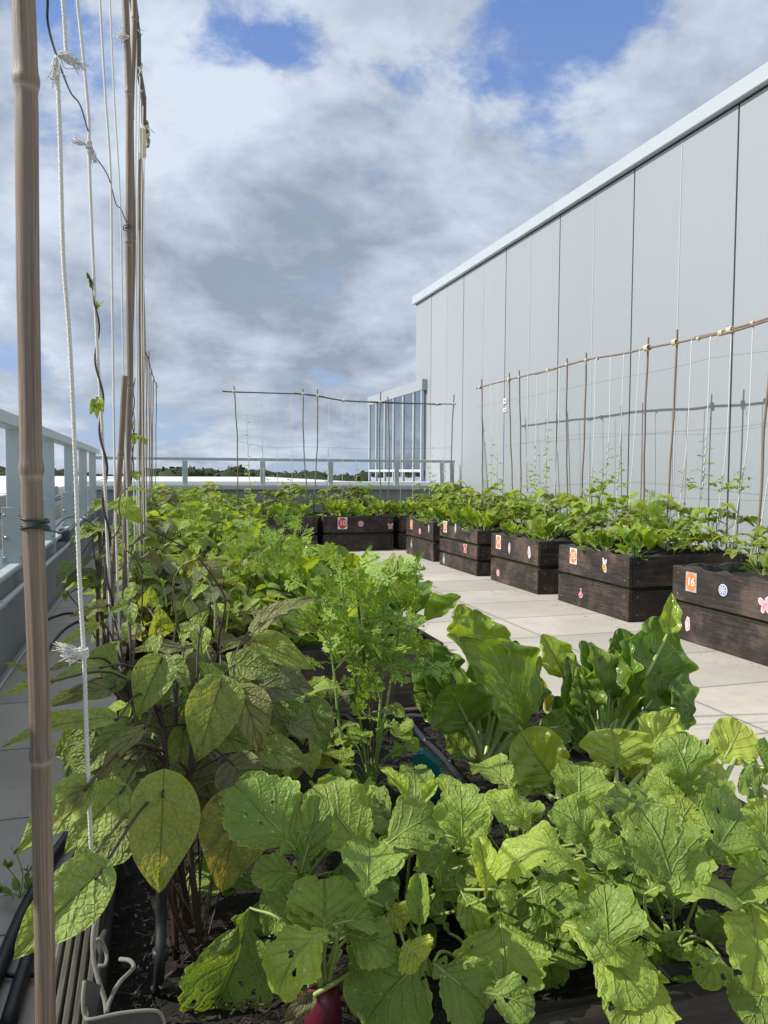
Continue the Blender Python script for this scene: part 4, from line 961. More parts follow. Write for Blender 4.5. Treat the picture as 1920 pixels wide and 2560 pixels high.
def feather_bush(seed, H=.34, n=60, spread=.16, L=.06, nst=5, fine=1.7, base=.25):
    rg = np.random.RandomState(seed); gl, gs = G(), G()
    for k_ in range(nst):
        a = rg.rand()*6.28; rr = spread*.5*rg.rand(); top = np.array([math.cos(a)*rr, math.sin(a)*rr, H*rg.uniform(.75, 1.)])
        C = bez([(rg.normal(0, .006), rg.normal(0, .006), 0), top*[.4, .4, .5]+rg.normal(0, .008, 3), top], 14); gs.tube(C, np.linspace(.0032, .0012, len(C)), M['stem_green' if k_ % 2 else 'stem_brown'], 5)
        for j in range(n//nst):
            t = rg.uniform(base, 1.); p = C[int(t*(len(C)-1))]; an = rg.rand()*6.28; ln = spread*.55*(1.15-t)*rg.uniform(.5, 1.2)
            d = unit([math.cos(an), math.sin(an), rg.uniform(.2, 1.1)]); e = p+d*ln
            gs.tube([p, e], .0008, M['stem_green'], 3, caps=False)
            for q in range(1):
                d2 = unit(d+rg.normal(0, .45, 3)+[0, 0, .15]); frond(gl, p+d*ln*(.8+.2*q), d2, unit([0, 0, 1]+rg.normal(0, .4, 3)), L*rg.uniform(.7, 1.2), M['feather'], (rg.uniform(.1, .8), rg.uniform(.45, .65), .0), 4, rg, fine)
    return dict(leaves=gl, stem=gs)
def place(name, parts, label, cat, loc, group=None, rz=0.):
    """first of a kind: parts built round the origin"""
    t = thing(name, label, cat, (0, 0, 0), group)
    for k_, g in parts.items(): g.obj(k_, t)
    t.location = loc; t.rotation_euler.z = rz; return t
def again(src, label, loc, rz=0., s=1., group=None):
    c = copy_tree(src); c.location = loc; c.rotation_euler.z = rz; c.scale = (s, s, s); c['label'] = label
    if group: c['group'] = group
    return c
# ------------------------------------------------------------------ middle and far planting
prot = {}
def put(kind, label, loc, rz, s, group):
    nm, cat = {'bean': ('bean_plant', 'bean plant'), 'bronze': ('bean_plant', 'bean plant'), 'chard': ('chard_plant', 'chard plant'), 'radish': ('radish_plant', 'radish plant'), 'feather': ('coriander_plant', 'coriander plant')}[kind[:-1]]
    s *= rnd.uniform(.82, 1.2)
    if kind not in prot:
        sd = int(kind[-1])*7+1; k_ = kind[:-1]
        if k_ == 'bean': pr = bean_bush(100+sd, .40, .24, 26)
        elif k_ == 'bronze': pr = bean_bush(130+sd, .36, .24, 26, bronze=.6, age=.15)
        elif k_ == 'chard': pr = rosette(150+sd, 'chard', .26, 13, .055, .18, 'chard')
        elif k_ == 'radish': pr = rosette(170+sd, 'radish', .2, 11, .045, .14, 'radish', stalk='stem_rad', up=.65)
        else: pr = feather_bush(190+sd, .36, 75, .2, L=.075)
        prot[kind] = place(nm, pr, label, cat, loc, group, rz); prot[kind].scale = (s, s, s); return prot[kind]
    return again(prot[kind], label, loc, rz, s, group)
ordn = {'bean': 'light green bushy bean plant', 'bronze': 'bean plant with bronzed leaves', 'chard': 'leafy green chard plant', 'radish': 'bushy radish plant', 'feather': 'feathery green coriander plant'}
WH = {'16': 'planter 16', '15': 'planter 15', '14': 'planter 14', '13': 'three board planter 13', '12': 'planter 12', '11': 'the far corner planter', '10': 'the planter with the red 10 sign', '9': 'the planter left of the red 10 sign', '8': 'the leftmost back planter',
      'L2': 'second planter of the left row', 'L3': 'the third planter of the left row', 'L4': 'the fourth planter of the left row', 'L5': 'the fifth planter of the left row', 'L6': 'the farthest planter of the left row'}
SP = {'16': (3.06, 4.04, 2.98, 3.975), '15': (3.06, 4.04, 4.42, 5.35), '14': (3.035, 4.04, 5.64, 6.55), '13': (3., 4., 6.79, 7.79), '12': (3.01, 4., 8.02, 8.96), '11': (3.06, 4.04, 9.4, 10.35), '10': (2.06, 2.98, 9.38, 10.35), '9': (1., 1.98, 9.36, 10.35), '8': (-.05, .92, 9.36, 10.35),
      'L2': (-.1, .92, 2.34, 3.34), 'L3': (-.1, .92, 3.95, 4.85), 'L4': (-.1, .92, 5.3, 6.2), 'L5': (-.1, .92, 6.6, 7.5), 'L6': (-.1, .92, 7.9, 8.8)}
def spot(key, u, v): x0, x1, y0, y1 = SP[key]; return (x0+(x1-x0)*u, y0+(y1-y0)*v, .39)
def row(key, items):
    cnt = {}
    for (kd, u, v, s) in items:
        k_ = kd[:-1]; side = ('front' if (u < .5 if not key.startswith('L') else u > .5) else 'rear')+(' near' if v < .34 else ' far' if v > .66 else ' middle')
        if key in ('8', '9', '10', '11'): side = ('front' if v < .5 else 'rear')+(' left' if u < .34 else ' right' if u > .66 else ' middle')
        lb = f"{ordn[k_]}, {side} of {WH[key]}"
        put(kd, lb, spot(key, u, v), rnd.rand()*6.28, s, f"{k_ if k_ != 'feather' else 'coriander'} plants in the planters".replace('bronze', 'bean'))
for key in ('15', '14', '13', '12', '11'):
    o = '15 14 13 12 11'.split().index(key)
    row(key, [(f'chard{o%2}', .17, .2, .86), (f'chard{(o+1)%2}', .18, .62, .84) if o != 1 else ('radish0', .18, .5, 1.), ('radish1' if o % 2 else 'chard0', .16, .88, .75),
              (f'bean{o%2}', .50, .2, .9), ('bean1' if o % 2 else 'bronze0', .55, .75, .95), (f'bean{(o+1)%2}', .80, .12, 1.12), ('bean0', .80, .5, 1.15), ('bronze1' if o % 2 else 'bean1', .82, .88, 1.1),
              ('feather0', .5, .5, .95 if o != 0 else 1.35)])
row('16', [('bean1', .86, .9, .85), ('bean0', .62, .95, .7), ('feather1', .75, .62, .75), ('radish0', .45, .75, .6)])
for key in ('10', '9', '8'):
    o = '10 9 8'.split().index(key)
    row(key, [(f'chard{o%2}', .2, .2, .9), (f'chard{(o+1)%2}', .55, .17, .85), ('chard0', .85, .2, .85), ('bean0', .2, .8, 1.), ('bronze0', .5, .85, 1.1), ('bean1', .8, .8, 1.), ('radish0', .4, .5, .9), ('feather0' if o else 'bean1', .75, .52, .9)])
row('L2', [('chard1', .80, .22, .95), ('chard0', .62, .50, 1.05), ('chard1', .85, .72, .9), ('radish0', .88, .40, .85), ('radish1', .52, .14, .95), ('feather0', .40, .42, .9), ('feather1', .30, .78, .9), ('radish1', .68, .10, .8),
           ('bronze0', .10, .22, .78), ('bronze1', .14, .62, .85), ('bean0', .12, .90, .85), ('bronze1', .28, .30, .8), ('bean0', .44, .12, .7), ('bronze0', .26, .08, .85), ('bean1', .08, .42, .9), ('bean1', .5, .6, .7)])
row('L3', [('chard0', .82, .2, .95), ('chard1', .80, .65, .9), ('feather0', .52, .3, 1.0), ('bean0', .45, .78, .9), ('radish1', .62, .55, .9), ('radish0', .6, .9, .9), ('bean1', .12, .2, .95), ('bronze0', .12, .62, .95), ('bean0', .3, .9, .9)])
row('L4', [('chard1', .80, .3, .9), ('chard0', .78, .75, .9), ('radish1', .55, .3, 1.1), ('feather0', .45, .8, 1.0), ('bean0', .12, .3, 1.), ('bean1', .18, .8, 1.)])
row('L5', [('chard0', .80, .3, .9), ('bean0', .72, .8, .9), ('feather0', .45, .4, 1.15), ('bean1', .12, .3, 1.), ('bronze1', .25, .8, 1.)])
row('L6', [('chard1', .80, .3, .9), ('bean1', .70, .8, 1.), ('feather1', .45, .4, 1.1), ('bean0', .12, .3, 1.05), ('bean1', .25, .8, 1.05)])

for i, (x, y, s) in enumerate(((.62, 2.52, 1.), (.86, 2.62, .95), (.72, 2.86, 1.05))):
    pr = rosette(700+i, 'chard', .30, 9, .066, .21, 'chard', lo=False, up=.85)
    place('chard_plant', pr, ('large chard plant', 'large bright chard plant', 'tall spreading chard plant')[i]+' in the second left planter, '+('behind the coriander', 'beside the paving', 'farther back')[i], 'chard plant', (x, y, .39), 'chard plants in the planters', i*1.3).scale = (s, s, s)
again(prot['bean0'], 'fresh light green bean plant at the rear left of the nearest planter', (.13, 1.42, .40), 1.1, .72, 'bean plants in the nearest planter')
again(prot['bean1'], 'low bean plant in the rear middle of the nearest planter', (.34, 1.62, .38), 2.1, .42, 'bean plants in the nearest planter')
# vines winding up the strings
def vine(pts, z0, z1, r, label, group, rg, leaf=.03, nleaf=8, stem='stem_green', turns=7, dens=1.):
    C = bez(pts, 60); C = C[(C[:, 2] >= z0-.02) & (C[:, 2] <= z1)]; C = C[np.argsort(C[:, 2])]
    if len(C) < 3: return
    t = thing('climbing_bean_vine', label, 'bean vine', C[0], group); gs, gl = G(), G()
    n = 140; z = np.linspace(C[0][2], C[-1][2], n); P = np.stack([np.interp(z, C[:, 2], C[:, 0]), np.interp(z, C[:, 2], C[:, 1]), z], 1)
    a = np.linspace(0, turns*6.28, n); P[:, 0] += np.cos(a)*r; P[:, 1] += np.sin(a)*r
    gs.tube(P, np.linspace(.0020, .0010, n), M[stem], 5)
    for k_ in range(nleaf):
        i = int(n*(1-((k_+.5)/nleaf)**.8)*.98); an = rg.rand()*6.28; d = unit([math.cos(an), math.sin(an), rg.uniform(.1, .8)]); s = leaf*(.35+.9*((k_+1)/nleaf))
        e = P[i]+d*s*rg.uniform(.8, 1.6); gs.tube([P[i], (P[i]+e)/2+[0, 0, .003], e], .0008, M[stem], 4, caps=False)
        trifoliate(gl, gs, e, d, s, rg, M['bean'], (rg.uniform(.4, .9), .6, 0.), lo=True)
    gl.obj('leaves', t); gs.obj('stem', t); return t
rg = np.random.RandomState(21)
names = ['farthest', 'second farthest', 'third from the far end', 'fourth from the far end', 'fifth from the far end', 'sixth from the far end', 'seventh from the far end', 'eighth from the far end', 'ninth from the far end', 'fifth from the near end', 'fourth from the near end', 'third from the near end']
for j, (i, zt, nl) in enumerate(((0, 1.45, 6), (1, 1.25, 7), (2, 1.15, 8), (3, 1.32, 9), (4, 1.62, 12), (6, 1.06, 5), (7, 1.30, 6), (8, 1.26, 8), (10, 1.05, 4), (11, 1.30, 8), (12, 1.0, 6), (13, 1.06, 8))):
    vine(S3[i], .55, zt, .006, f"bean vine, {names[j]} on the grey wall trellis", 'bean vines on the trellis by the wall', rg, .042, nl, 'stem_purple' if j in (6, 9) else 'stem_green')
nb = ['leftmost', 'second', 'third', 'fourth', 'fifth', 'sixth', 'seventh', 'eighth']
for j, (i, zt, nl) in enumerate(((0, 1.75, 8), (1, 1.45, 5), (3, 1.12, 5), (4, 1.35, 5), (6, 1.2, 6), (8, 1.5, 8), (9, 1.42, 9), (10, 1.25, 7))):
    vine(S4[i], .6, zt, .007, f"bean vine climbing the {nb[j]} planted string of the back trellis", 'bean vines on the back trellis', rg, .045, nl)
# ------------------------------------------------------------------ nearest planter: hero plants
def pxm(p, px): return px*float((np.asarray(p)-EYE)@fw)/F          # pixels at the depth of p -> metres
def leaf_part(root, B, T, hw, kind, mat, nrm, tint, stalk=None, stalkmat='stem_rad', sr=.002, sr0=None, label=None, **kw):
    g = G(); blade(g, B, T, hw, kind, M[mat], nrm, tint=tint, **kw)
    if stalk is not None:
        C = bez(stalk, 12); g.tube(C, np.linspace(sr0 or sr*1.5, sr, len(C)), M[stalkmat], 7, caps=False)
        if kind in ('chard', 'round', 'radish'):      # midrib continues up the underside
            D = np.asarray(T)-np.asarray(B); Nn = np.asarray(nrm, float); u = unit(D); Nn = unit(Nn-u*(Nn@u)); L = np.linalg.norm(D); a = kw.get('arch', .15)
            tt = np.linspace(0, .82, 12); Q = [np.asarray(B)+D*t+Nn*(4*a*L*t*(1-t)-sr*.35) for t in tt]; g.tube(Q, np.linspace(sr*.95, sr*.18, 12), M[stalkmat], 6, caps=False)
    o = g.obj('leaf', root)
    if label: o['label'] = label
    return o
rg = np.random.RandomState(5)
# --- radishes
SZ = .405
crowns = {'a': PY(806, 2466, PZ(806, 2590, .405)[1]), 'b': PZ(1010, 2300, SZ), 'c': PZ(1190, 2420, SZ), 'd': PZ(1480, 2370, SZ), 'e': PZ(1690, 2380, SZ), 'f': PZ(1870, 2300, SZ), 'g': PZ(1300, 2200, SZ), 'h': PZ(1600, 2160, SZ), 'i': PZ(730, 2240, SZ), 'j': PZ(1040, 2130, SZ), 'k': PZ(1830, 2120, SZ)}
rlab = {'a': 'radish plant with its red root bulging from the soil', 'b': 'radish plant right behind the one with the red root', 'c': 'radish plant whose holed yellowish leaf hangs over the front board', 'd': 'radish plant with stalks showing above the front board', 'e': 'radish plant with small green leaf over the board, near the right edge',
        'f': 'radish plant cut by the right edge with drooping lower leaves', 'g': 'radish plant with a big arching pale leaf in the middle', 'h': 'radish plant with two broad pitted leaves below the pale young chard', 'i': 'radish plant beside the brown bean leaf', 'j': 'radish plant in front of the teal plastic box', 'k': 'radish plant beside the paving at the right rear of the radish patch'}
RT = {k_: thing('radish_plant', rlab[k_], 'radish plant', v, 'radish plants in the nearest planter') for k_, v in crowns.items()}
r5 = lambda a, b: (700+a*.7354, 1900+b*.7354)
# base, tip in marks; half width; opts: z of the base, lean, arch, tint, age
RL = [
 ((625, 2270), (520, 2562), 98, dict(z=.50, k='a', t=(.05, .50, .0), arch=.10, lean=-.15, ov=(.2, -.9, .5), big=1)),
 ((738, 2125), (585, 1962), 84, dict(z=.60, k='i', t=(.05, .55, 0), arch=.12, lean=.3)),
 ((745, 2185), (630, 2178), 42, dict(z=.57, k='i', t=(.5, .55, 0), arch=.05)), ((760, 2180), (800, 2000), 40, dict(z=.57, k='i', t=(.1, .5, 0))),
 (r5(290, 335), r5(110, 95), 78, dict(z=.56, k='j', t=(.5, .5, .03))), (r5(330, 315), r5(545, 185), 58, dict(z=.57, k='j', t=(.35, .5, .03), arch=.2)),
 (r5(290, 470), r5(300, 288), 72, dict(z=.58, k='b', t=(.2, .66, 0), lean=1.4, arch=.05)), (r5(545, 430), r5(460, 235), 66, dict(z=.52, k='b', t=(-.3, .4, 0), ov=(.5, -.7, .3))),
 (r5(620, 300), r5(610, 85), 58, dict(z=.56, k='j', t=(.5, .55, 0))), (r5(432, 158), r5(345, 35), 24, dict(z=.60, k='j', t=(.8, .6, .05), fold=.9)),
 (r5(850, 235), r5(690, 130), 44, dict(z=.56, k='g', t=(.8, .6, .05))), (r5(1045, 420), r5(745, 385), 66, dict(z=.555, k='g', t=(.85, .68, .1), arch=.38, ov=(0, -.25, 1), wave=.2)),
 (r5(1060, 400), r5(1035, 505), 36, dict(z=.55, k='g', t=(.7, .6, .05), fold=.9, lean=-.6)), (r5(700, 470), r5(675, 265), 40, dict(z=.55, k='b', t=(.8, .6, .05), fold=.8, wave=.2)), (r5(720, 440), r5(800, 480), 32, dict(z=.55, k='b', t=(.8, .65, .1), arch=.2)),
 (r5(475, 600), r5(480, 385), 38, dict(z=.53, k='b', t=(.3, .6, 0), fold=.85)), (r5(220, 590), r5(392, 655), 52, dict(z=.53, k='a', t=(.15, .5, 0), arch=.22)),
 (r5(165, 585), r5(-5, 800), 70, dict(z=.56, k='a', t=(.55, .6, .03), arch=.28, lean=-.3, ov=(-.6, -.5, .7))), (r5(150, 600), r5(150, 405), 84, dict(z=.54, k='a', t=(.35, .5, 0), lean=.6)), (r5(180, 560), r5(325, 555), 34, dict(z=.555, k='a', t=(.3, .62, 0), arch=.2)),
 (r5(500, 660), r5(285, 905), 112, dict(z=.50, k='a', t=(.15, .47, 0), arch=.12, lean=-.15, big=1)), (r5(520, 690), r5(700, 850), 72, dict(z=.50, k='c', t=(.1, .48, 0), lean=-.3, arch=.15)), (r5(690, 790), r5(865, 845), 46, dict(z=.48, k='c', t=(.2, .5, 0), arch=.15)),
 (r5(745, 520), r5(765, 805), 92, dict(z=.52, k='c', t=(.75, .58, .12), lean=-.5, arch=.10, big=1)), (r5(885, 430), r5(925, 775), 52, dict(z=.52, k='c', t=(-.05, .48, 0), lean=-.3)), (r5(600, 420), r5(685, 635), 32, dict(z=.53, k='c', t=(.7, .5, .05), lean=-.5)),
 (r5(945, 555), r5(1195, 675), 42, dict(z=.52, k='d', t=(.85, .62, .15), arch=.22, lean=-.5)), (r5(1120, 690), r5(1100, 425), 76, dict(z=.50, k='d', t=(.1, .52, 0), lean=.4)),
 (r5(1050, 650), r5(1255, 825), 62, dict(z=.49, k='d', t=(.8, .58, .12), lean=-.6, arch=.2)), (r5(1280, 715), r5(1140, 915), 80, dict(z=.47, k='d', t=(.7, .55, .12), lean=-.6, big=1)),
 (r5(1340, 470), r5(1225, 165), 88, dict(z=.56, k='h', t=(.25, .55, .03), lean=.5, big=1)), (r5(1415, 235), r5(1275, 425), 70, dict(z=.60, k='h', t=(.45, .62, .04), lean=-.6, arch=.12, ov=(.2, -.4, .9))),
 (r5(1450, 350), r5(1575, 165), 88, dict(z=.57, k='h', t=(.0, .60, 0), lean=.9)), (r5(1330, 250), r5(1405, 145), 46, dict(z=.58, k='h', t=(.9, .62, .25))),
 (r5(1240, 455), r5(1565, 485), 56, dict(z=.55, k='e', t=(.5, .58, .08), arch=.22, ov=(0, -.3, 1))), (r5(1600, 495), r5(1605, 785), 84, dict(z=.54, k='f', t=(.7, .56, .12), lean=-.6, big=1)), (r5(1675, 380), r5(1555, 470), 60, dict(z=.56, k='f', t=(.4, .52, .1), fold=.7)),
 (r5(1645, 750), r5(1590, 905), 62, dict(z=.46, k='f', t=(.0, .48, 0), lean=-.5)), (r5(1495, 665), r5(1425, 765), 40, dict(z=.47, k='e', t=(.3, .55, 0), lean=-.6)), (r5(1430, 700), r5(1370, 660), 26, dict(z=.47, k='e', t=(.2, .55, 0))),
 (r5(1010, 175), r5(1015, 20), 66, dict(z=.585, k='g', t=(.35, .60, .03), lean=.6)), (r5(1050, 140), r5(1168, 125), 38, dict(z=.585, k='g', t=(.15, .6, 0), arch=.1)), (r5(1370, 135), r5(1248, 55), 52, dict(z=.59, k='h', t=(.35, .6, 0), lean=.6)), (r5(1380, 120), r5(1462, 35), 44, dict(z=.59, k='h', t=(.4, .6, 0))),
 ((1722, 1975), (1675, 1842), 66, dict(z=.60, k='h', t=(.05, .58, 0))), (r5(1055, 285), r5(925, 165), 58, dict(z=.56, k='g', t=(.2, .56, .02))), (r5(1000, 285), r5(1170, 335), 48, dict(z=.56, k='g', t=(.15, .6, 0), arch=.15)),
 (r5(120, 600), r5(95, 420), 60, dict(z=.53, k='i', t=(.4, .52, 0))), (r5(70, 385), r5(135, 125), 46, dict(z=.57, k='i', t=(.1, .5, 0))), (r5(560, 130), r5(590, 60), 30, dict(z=.6, k='j', t=(.6, .55, 0))), (r5(470, 165), r5(530, 80), 20, dict(z=.6, k='j', t=(.85, .65, .05), fold=.8)),
 (r5(1640, 300), r5(1655, 140), 60, dict(z=.57, k='k', t=(.7, .62, .1))), (r5(1600, 300), r5(1500, 330), 40, dict(z=.56, k='k', t=(.6, .56, .05))), (r5(1640, 120), r5(1560, 60), 50, dict(z=.54, k='k', t=(.0, .45, 0))), (r5(1650, 60), r5(1700, -20), 50, dict(z=.55, k='k', t=(.1, .5, 0))),
 (r5(1190, 250), r5(1130, 190), 34, dict(z=.56, k='g', t=(.4, .5, .1), fold=.8, lab='small bronzed leaf')), (r5(420, 620), r5(480, 690), 46, dict(z=.53, k='b', t=(.85, .62, .45), lab='yellow dying leaf')), (r5(360, 500), r5(430, 560), 36, dict(z=.53, k='b', t=(.8, .55, .5))),
 (r5(1080, 330), r5(1170, 400), 40, dict(z=.54, k='g', t=(.2, .5, 0))), (r5(880, 350), r5(930, 480), 44, dict(z=.52, k='g', t=(-.2, .42, 0), lean=-.2)), (r5(620, 360), r5(560, 470), 40, dict(z=.53, k='b', t=(0, .45, 0), lean=-.2)),
]
def radish_leaf(b, t, hw, o, i):
    B = PZ(b[0], b[1], o.get('z', .53)); k_ = o['k']; up = b[1] > t[1]
    Tm = PY(t[0], t[1], B[1]); Lm = np.linalg.norm(Tm-B); T = PY(t[0], t[1], B[1]+Lm*o.get('lean', .35 if up else -.4))
    nrm = o.get('ov', (rg.uniform(-.4, .1), -.62, .75)); c = crowns[k_]; s0 = c+[rg.normal(0, .006), rg.normal(0, .006), 0]
    h = pxm(B, hw)*1.22; D = unit(T-B)
    st = [s0, (s0*.45+B*.55)+[0, 0, .008]-D*.012, B]
    leaf_part(RT[k_], B, T, h, 'radish', 'radish', nrm, (o['t'][0]+rg.uniform(-.22, .12), o['t'][1]*rg.uniform(.85, 1.08), o['t'][2]), st, 'stem_rad', .0015, .0028, o.get('lab'), arch=o.get('arch', rg.uniform(.06, .2)), fold=o.get('fold', rg.uniform(.0, .35)), wave=o.get('wave', .16), freq=2.4,
              nu=44 if o.get('big') else 34, nv=16 if o.get('big') else 12, seed=900+i, pucker=.015, lob=.9 if hw > 40 else .4, twist=rg.uniform(-.4, .4))
for i, (b, t, hw, o) in enumerate(RL): radish_leaf(b, t, hw, o, i)
# lower hidden leaves that close the gaps
for k_, c in crowns.items():
    for j in range(9 if k_ not in 'a' else 2):
        a = rg.rand()*6.28; d = unit([math.cos(a), math.sin(a), rg.uniform(.25, .9)]); B = c+d*rg.uniform(.04, .08); T = B+unit(d+[0, 0, -.25])*rg.uniform(.06, .11)
        if T[1] < .68 and k_ != 'c': T[1] += .06
        leaf_part(RT[k_], B, T, rg.uniform(.02, .034), 'radish', 'radish', unit([rg.normal(0, .2), -.3, 1]), (rg.uniform(-.2, .4), rg.uniform(.38, .5), .0), [c, (c+B)/2+[0, 0, .01], B], 'stem_rad', .0016, .0028, arch=.15, fold=.3, wave=.15, nu=18, nv=8, seed=rg.randint(1 << 20), pucker=.04, lob=.8)
# more leaves that close over the compost between the plants
for j in range(34):
    x = rg.uniform(.22, .9); y = rg.uniform(.74, 1.10); B = np.array([x, y, rg.uniform(.455, .52)]); k_ = min(crowns, key=lambda q: np.hypot(*(crowns[q][:2]-B[:2])))
    if k_ == 'a' or (x < .34 and y < .84) or (y > .92 and x > .62): continue
    c = crowns[k_]; a = rg.rand()*6.28; d = unit([math.cos(a), math.sin(a), rg.uniform(-.1, .6)]); T = B+d*rg.uniform(.06, .095); o_ = leaf_part(RT[k_], B, T, rg.uniform(.026, .044), 'radish', 'radish', unit([rg.normal(-.1, .3), -.45, 1]), (rg.uniform(-.1, .8), rg.uniform(.45, .6), rg.uniform(0, .06)),
        [c, c*.45+B*.55, B], 'stem_rad', .0015, .0026, arch=rg.uniform(.08, .24), fold=rg.uniform(.0, .4), wave=.18, freq=2.4, nu=30, nv=12, seed=rg.randint(1 << 20), pucker=.015, lob=.9, twist=rg.uniform(-.4, .4))
# red root
g = G(); c = crowns['a']; th = np.linspace(0, 1, 14); C = np.stack([0*th+c[0], 0*th+c[1]-.0, c[2]+.004-th*.07], 1); rr = .0185*np.sqrt(np.clip(1-((th-.52)/.52)**2, 0, 1))**.8+.0025
g.tube(C, rr, M['bulb'], 24); g.obj('root', RT['a'])
g = G()
for k_ in range(5):
    a = k_*1.25+.5; d = np.array([math.cos(a)*.5, math.sin(a)*.5, 1]); P = bez([c+[math.cos(a)*.004, math.sin(a)*.004, .002], c+d*.02, c+d*rg.uniform(.045, .06)], 8); g.tube(P, np.linspace(.0038, .002, len(P)), M['stem_rad'], 7)
g.obj('stalk', RT['a'])
g = G(); blade(g, c+[-.012, -.01, .0], c+[-.045, -.02, -.03], .012, 'bean', M['bronze'], (0, -.5, .7), arch=.3, fold=.5, wave=.3, nu=14, nv=6, tint=(.9, .9, 1.), seed=4); o = g.obj('leaf', RT['a']); o['label'] = 'withered tan leaf'
g = G(); blade(g, c+[.016, .0, .0], c+[.034, -.005, .028], .010, 'bean', M['bronze'], (0, -.7, .5), arch=.3, fold=.7, wave=.4, nu=14, nv=6, tint=(.9, .95, 1.), seed=9); o = g.obj('leaf', RT['a']); o['label'] = 'withered tan leaf'

# --- chard
q1 = lambda a, b: (1000+a*.5545, 1380+b*.5545)
def chardplant(label, c, leaves, group, Y, mat='chard', kind='chard', stalk='stem_pale', o_extra=0):
    t = thing('chard_plant', label, 'chard plant', c, group); c = np.asarray(c)
    for i, (b, tp, hw, o) in enumerate(leaves):
        Yb = Y+o.get('dy', 0); B = PY(*q1(*b), Yb); T = PY(*q1(*tp), Yb+o.get('lean', .03)); h = pxm(B, hw*.5545)*1.28; D = unit(T-B)
        s0 = c+unit([B[0]-c[0], B[1]-c[1], 0])*.014; st = [s0, s0*.45+B*.55+[0, 0, .004], B, B+D*.02]
        leaf_part(t, B, T, h, o.get('k', kind), o.get('m', mat), o.get('n', (0, -.9, .3)), o.get('t', (.3, .5, 0)), st, stalk, o.get('sr', .0035), o.get('sr0', .006), o.get('lab'), arch=o.get('a', .06), fold=o.get('f', .35), wave=o.get('w', .2), freq=o.get('fr', 2.8),
                  nu=40, nv=18, seed=300+i+int(c[0]*1000), pucker=o.get('p', .06)*1.1, twist=o.get('tw', 0.), skew=o.get('sk', 0.))
    for j in range(o_extra):
        a = rg.rand()*6.28; el = rg.uniform(.7, 1.3); d = unit([math.cos(a)*.6, abs(math.sin(a))*.5+.05, el]); B = c+d*rg.uniform(.08, .12); T = B+unit(d+rg.normal(0, .15, 3))*rg.uniform(.10, .16)
        leaf_part(t, B, T, rg.uniform(.035, .055), 'chard', mat, unit([rg.normal(0, .5), -.7, .4]), (rg.uniform(-.3, .6), rg.uniform(.4, .55), 0), [c, (c+B)/2, B], stalk, .003, .006, arch=rg.uniform(-.05, .2), fold=rg.uniform(.2, .7), wave=.28, freq=2.8, nu=30, nv=14, seed=rg.randint(1 << 20), pucker=.05)
    return t
CG = 'chard plants in the nearest planter'
chardplant('big chard plant with thick pale stalks, left of the two dark chards', PZ(1208, 1915, .41), [
 ((300, 420), (270, 236), 74, dict(dy=.10, t=(.6, .55, 0), n=(.1, -.8, .5), f=.3)), ((330, 470), (335, 262), 112, dict(dy=.07, t=(.55, .52, 0), n=(.1, -.9, .4), sr=.003)),
 ((210, 640), (90, 400), 92, dict(dy=.05, t=(-.25, .45, 0), n=(-.2, -.8, .7), f=.2, p=.09)), ((230, 760), (60, 640), 60, dict(dy=.08, t=(-.1, .45, 0))),
 ((420, 640), (330, 400), 80, dict(dy=.06, t=(-.2, .42, 0))), ((525, 560), (515, 400), 48, dict(dy=.06, t=(-.3, .48, 0), n=(.4, -.7, .6), p=.09)), ((600, 710), (575, 520), 55, dict(dy=.04, t=(-.3, .5, 0), n=(.5, -.6, .7), p=.09)),
 ((545, 812), (265, 385), 128, dict(dy=-.03, lean=.0, t=(.35, .48, 0), n=(.28, -1, .1), f=.25, sr=.0038, sr0=.007, w=.16, sk=.45, a=.03)), ((325, 800), (215, 600), 128, dict(dy=-.06, lean=-.02, t=(.2, .42, 0), n=(-.1, -.9, -.25), f=.3, sr=.0045, sr0=.009, w=.22, a=-.06, k='round')),
 ((610, 800), (762, 785), 66, dict(dy=-.02, t=(.0, .40, 0), n=(0, -.9, .4), k='round')), ((300, 925), (195, 785), 44, dict(dy=-.03, t=(.3, .5, 0))), ((470, 930), (520, 770), 50, dict(dy=.05, t=(-.3, .35, 0))), ((400, 830), (430, 700), 70, dict(dy=.05, t=(-.3, .35, 0)))], CG, 1.40, o_extra=7)
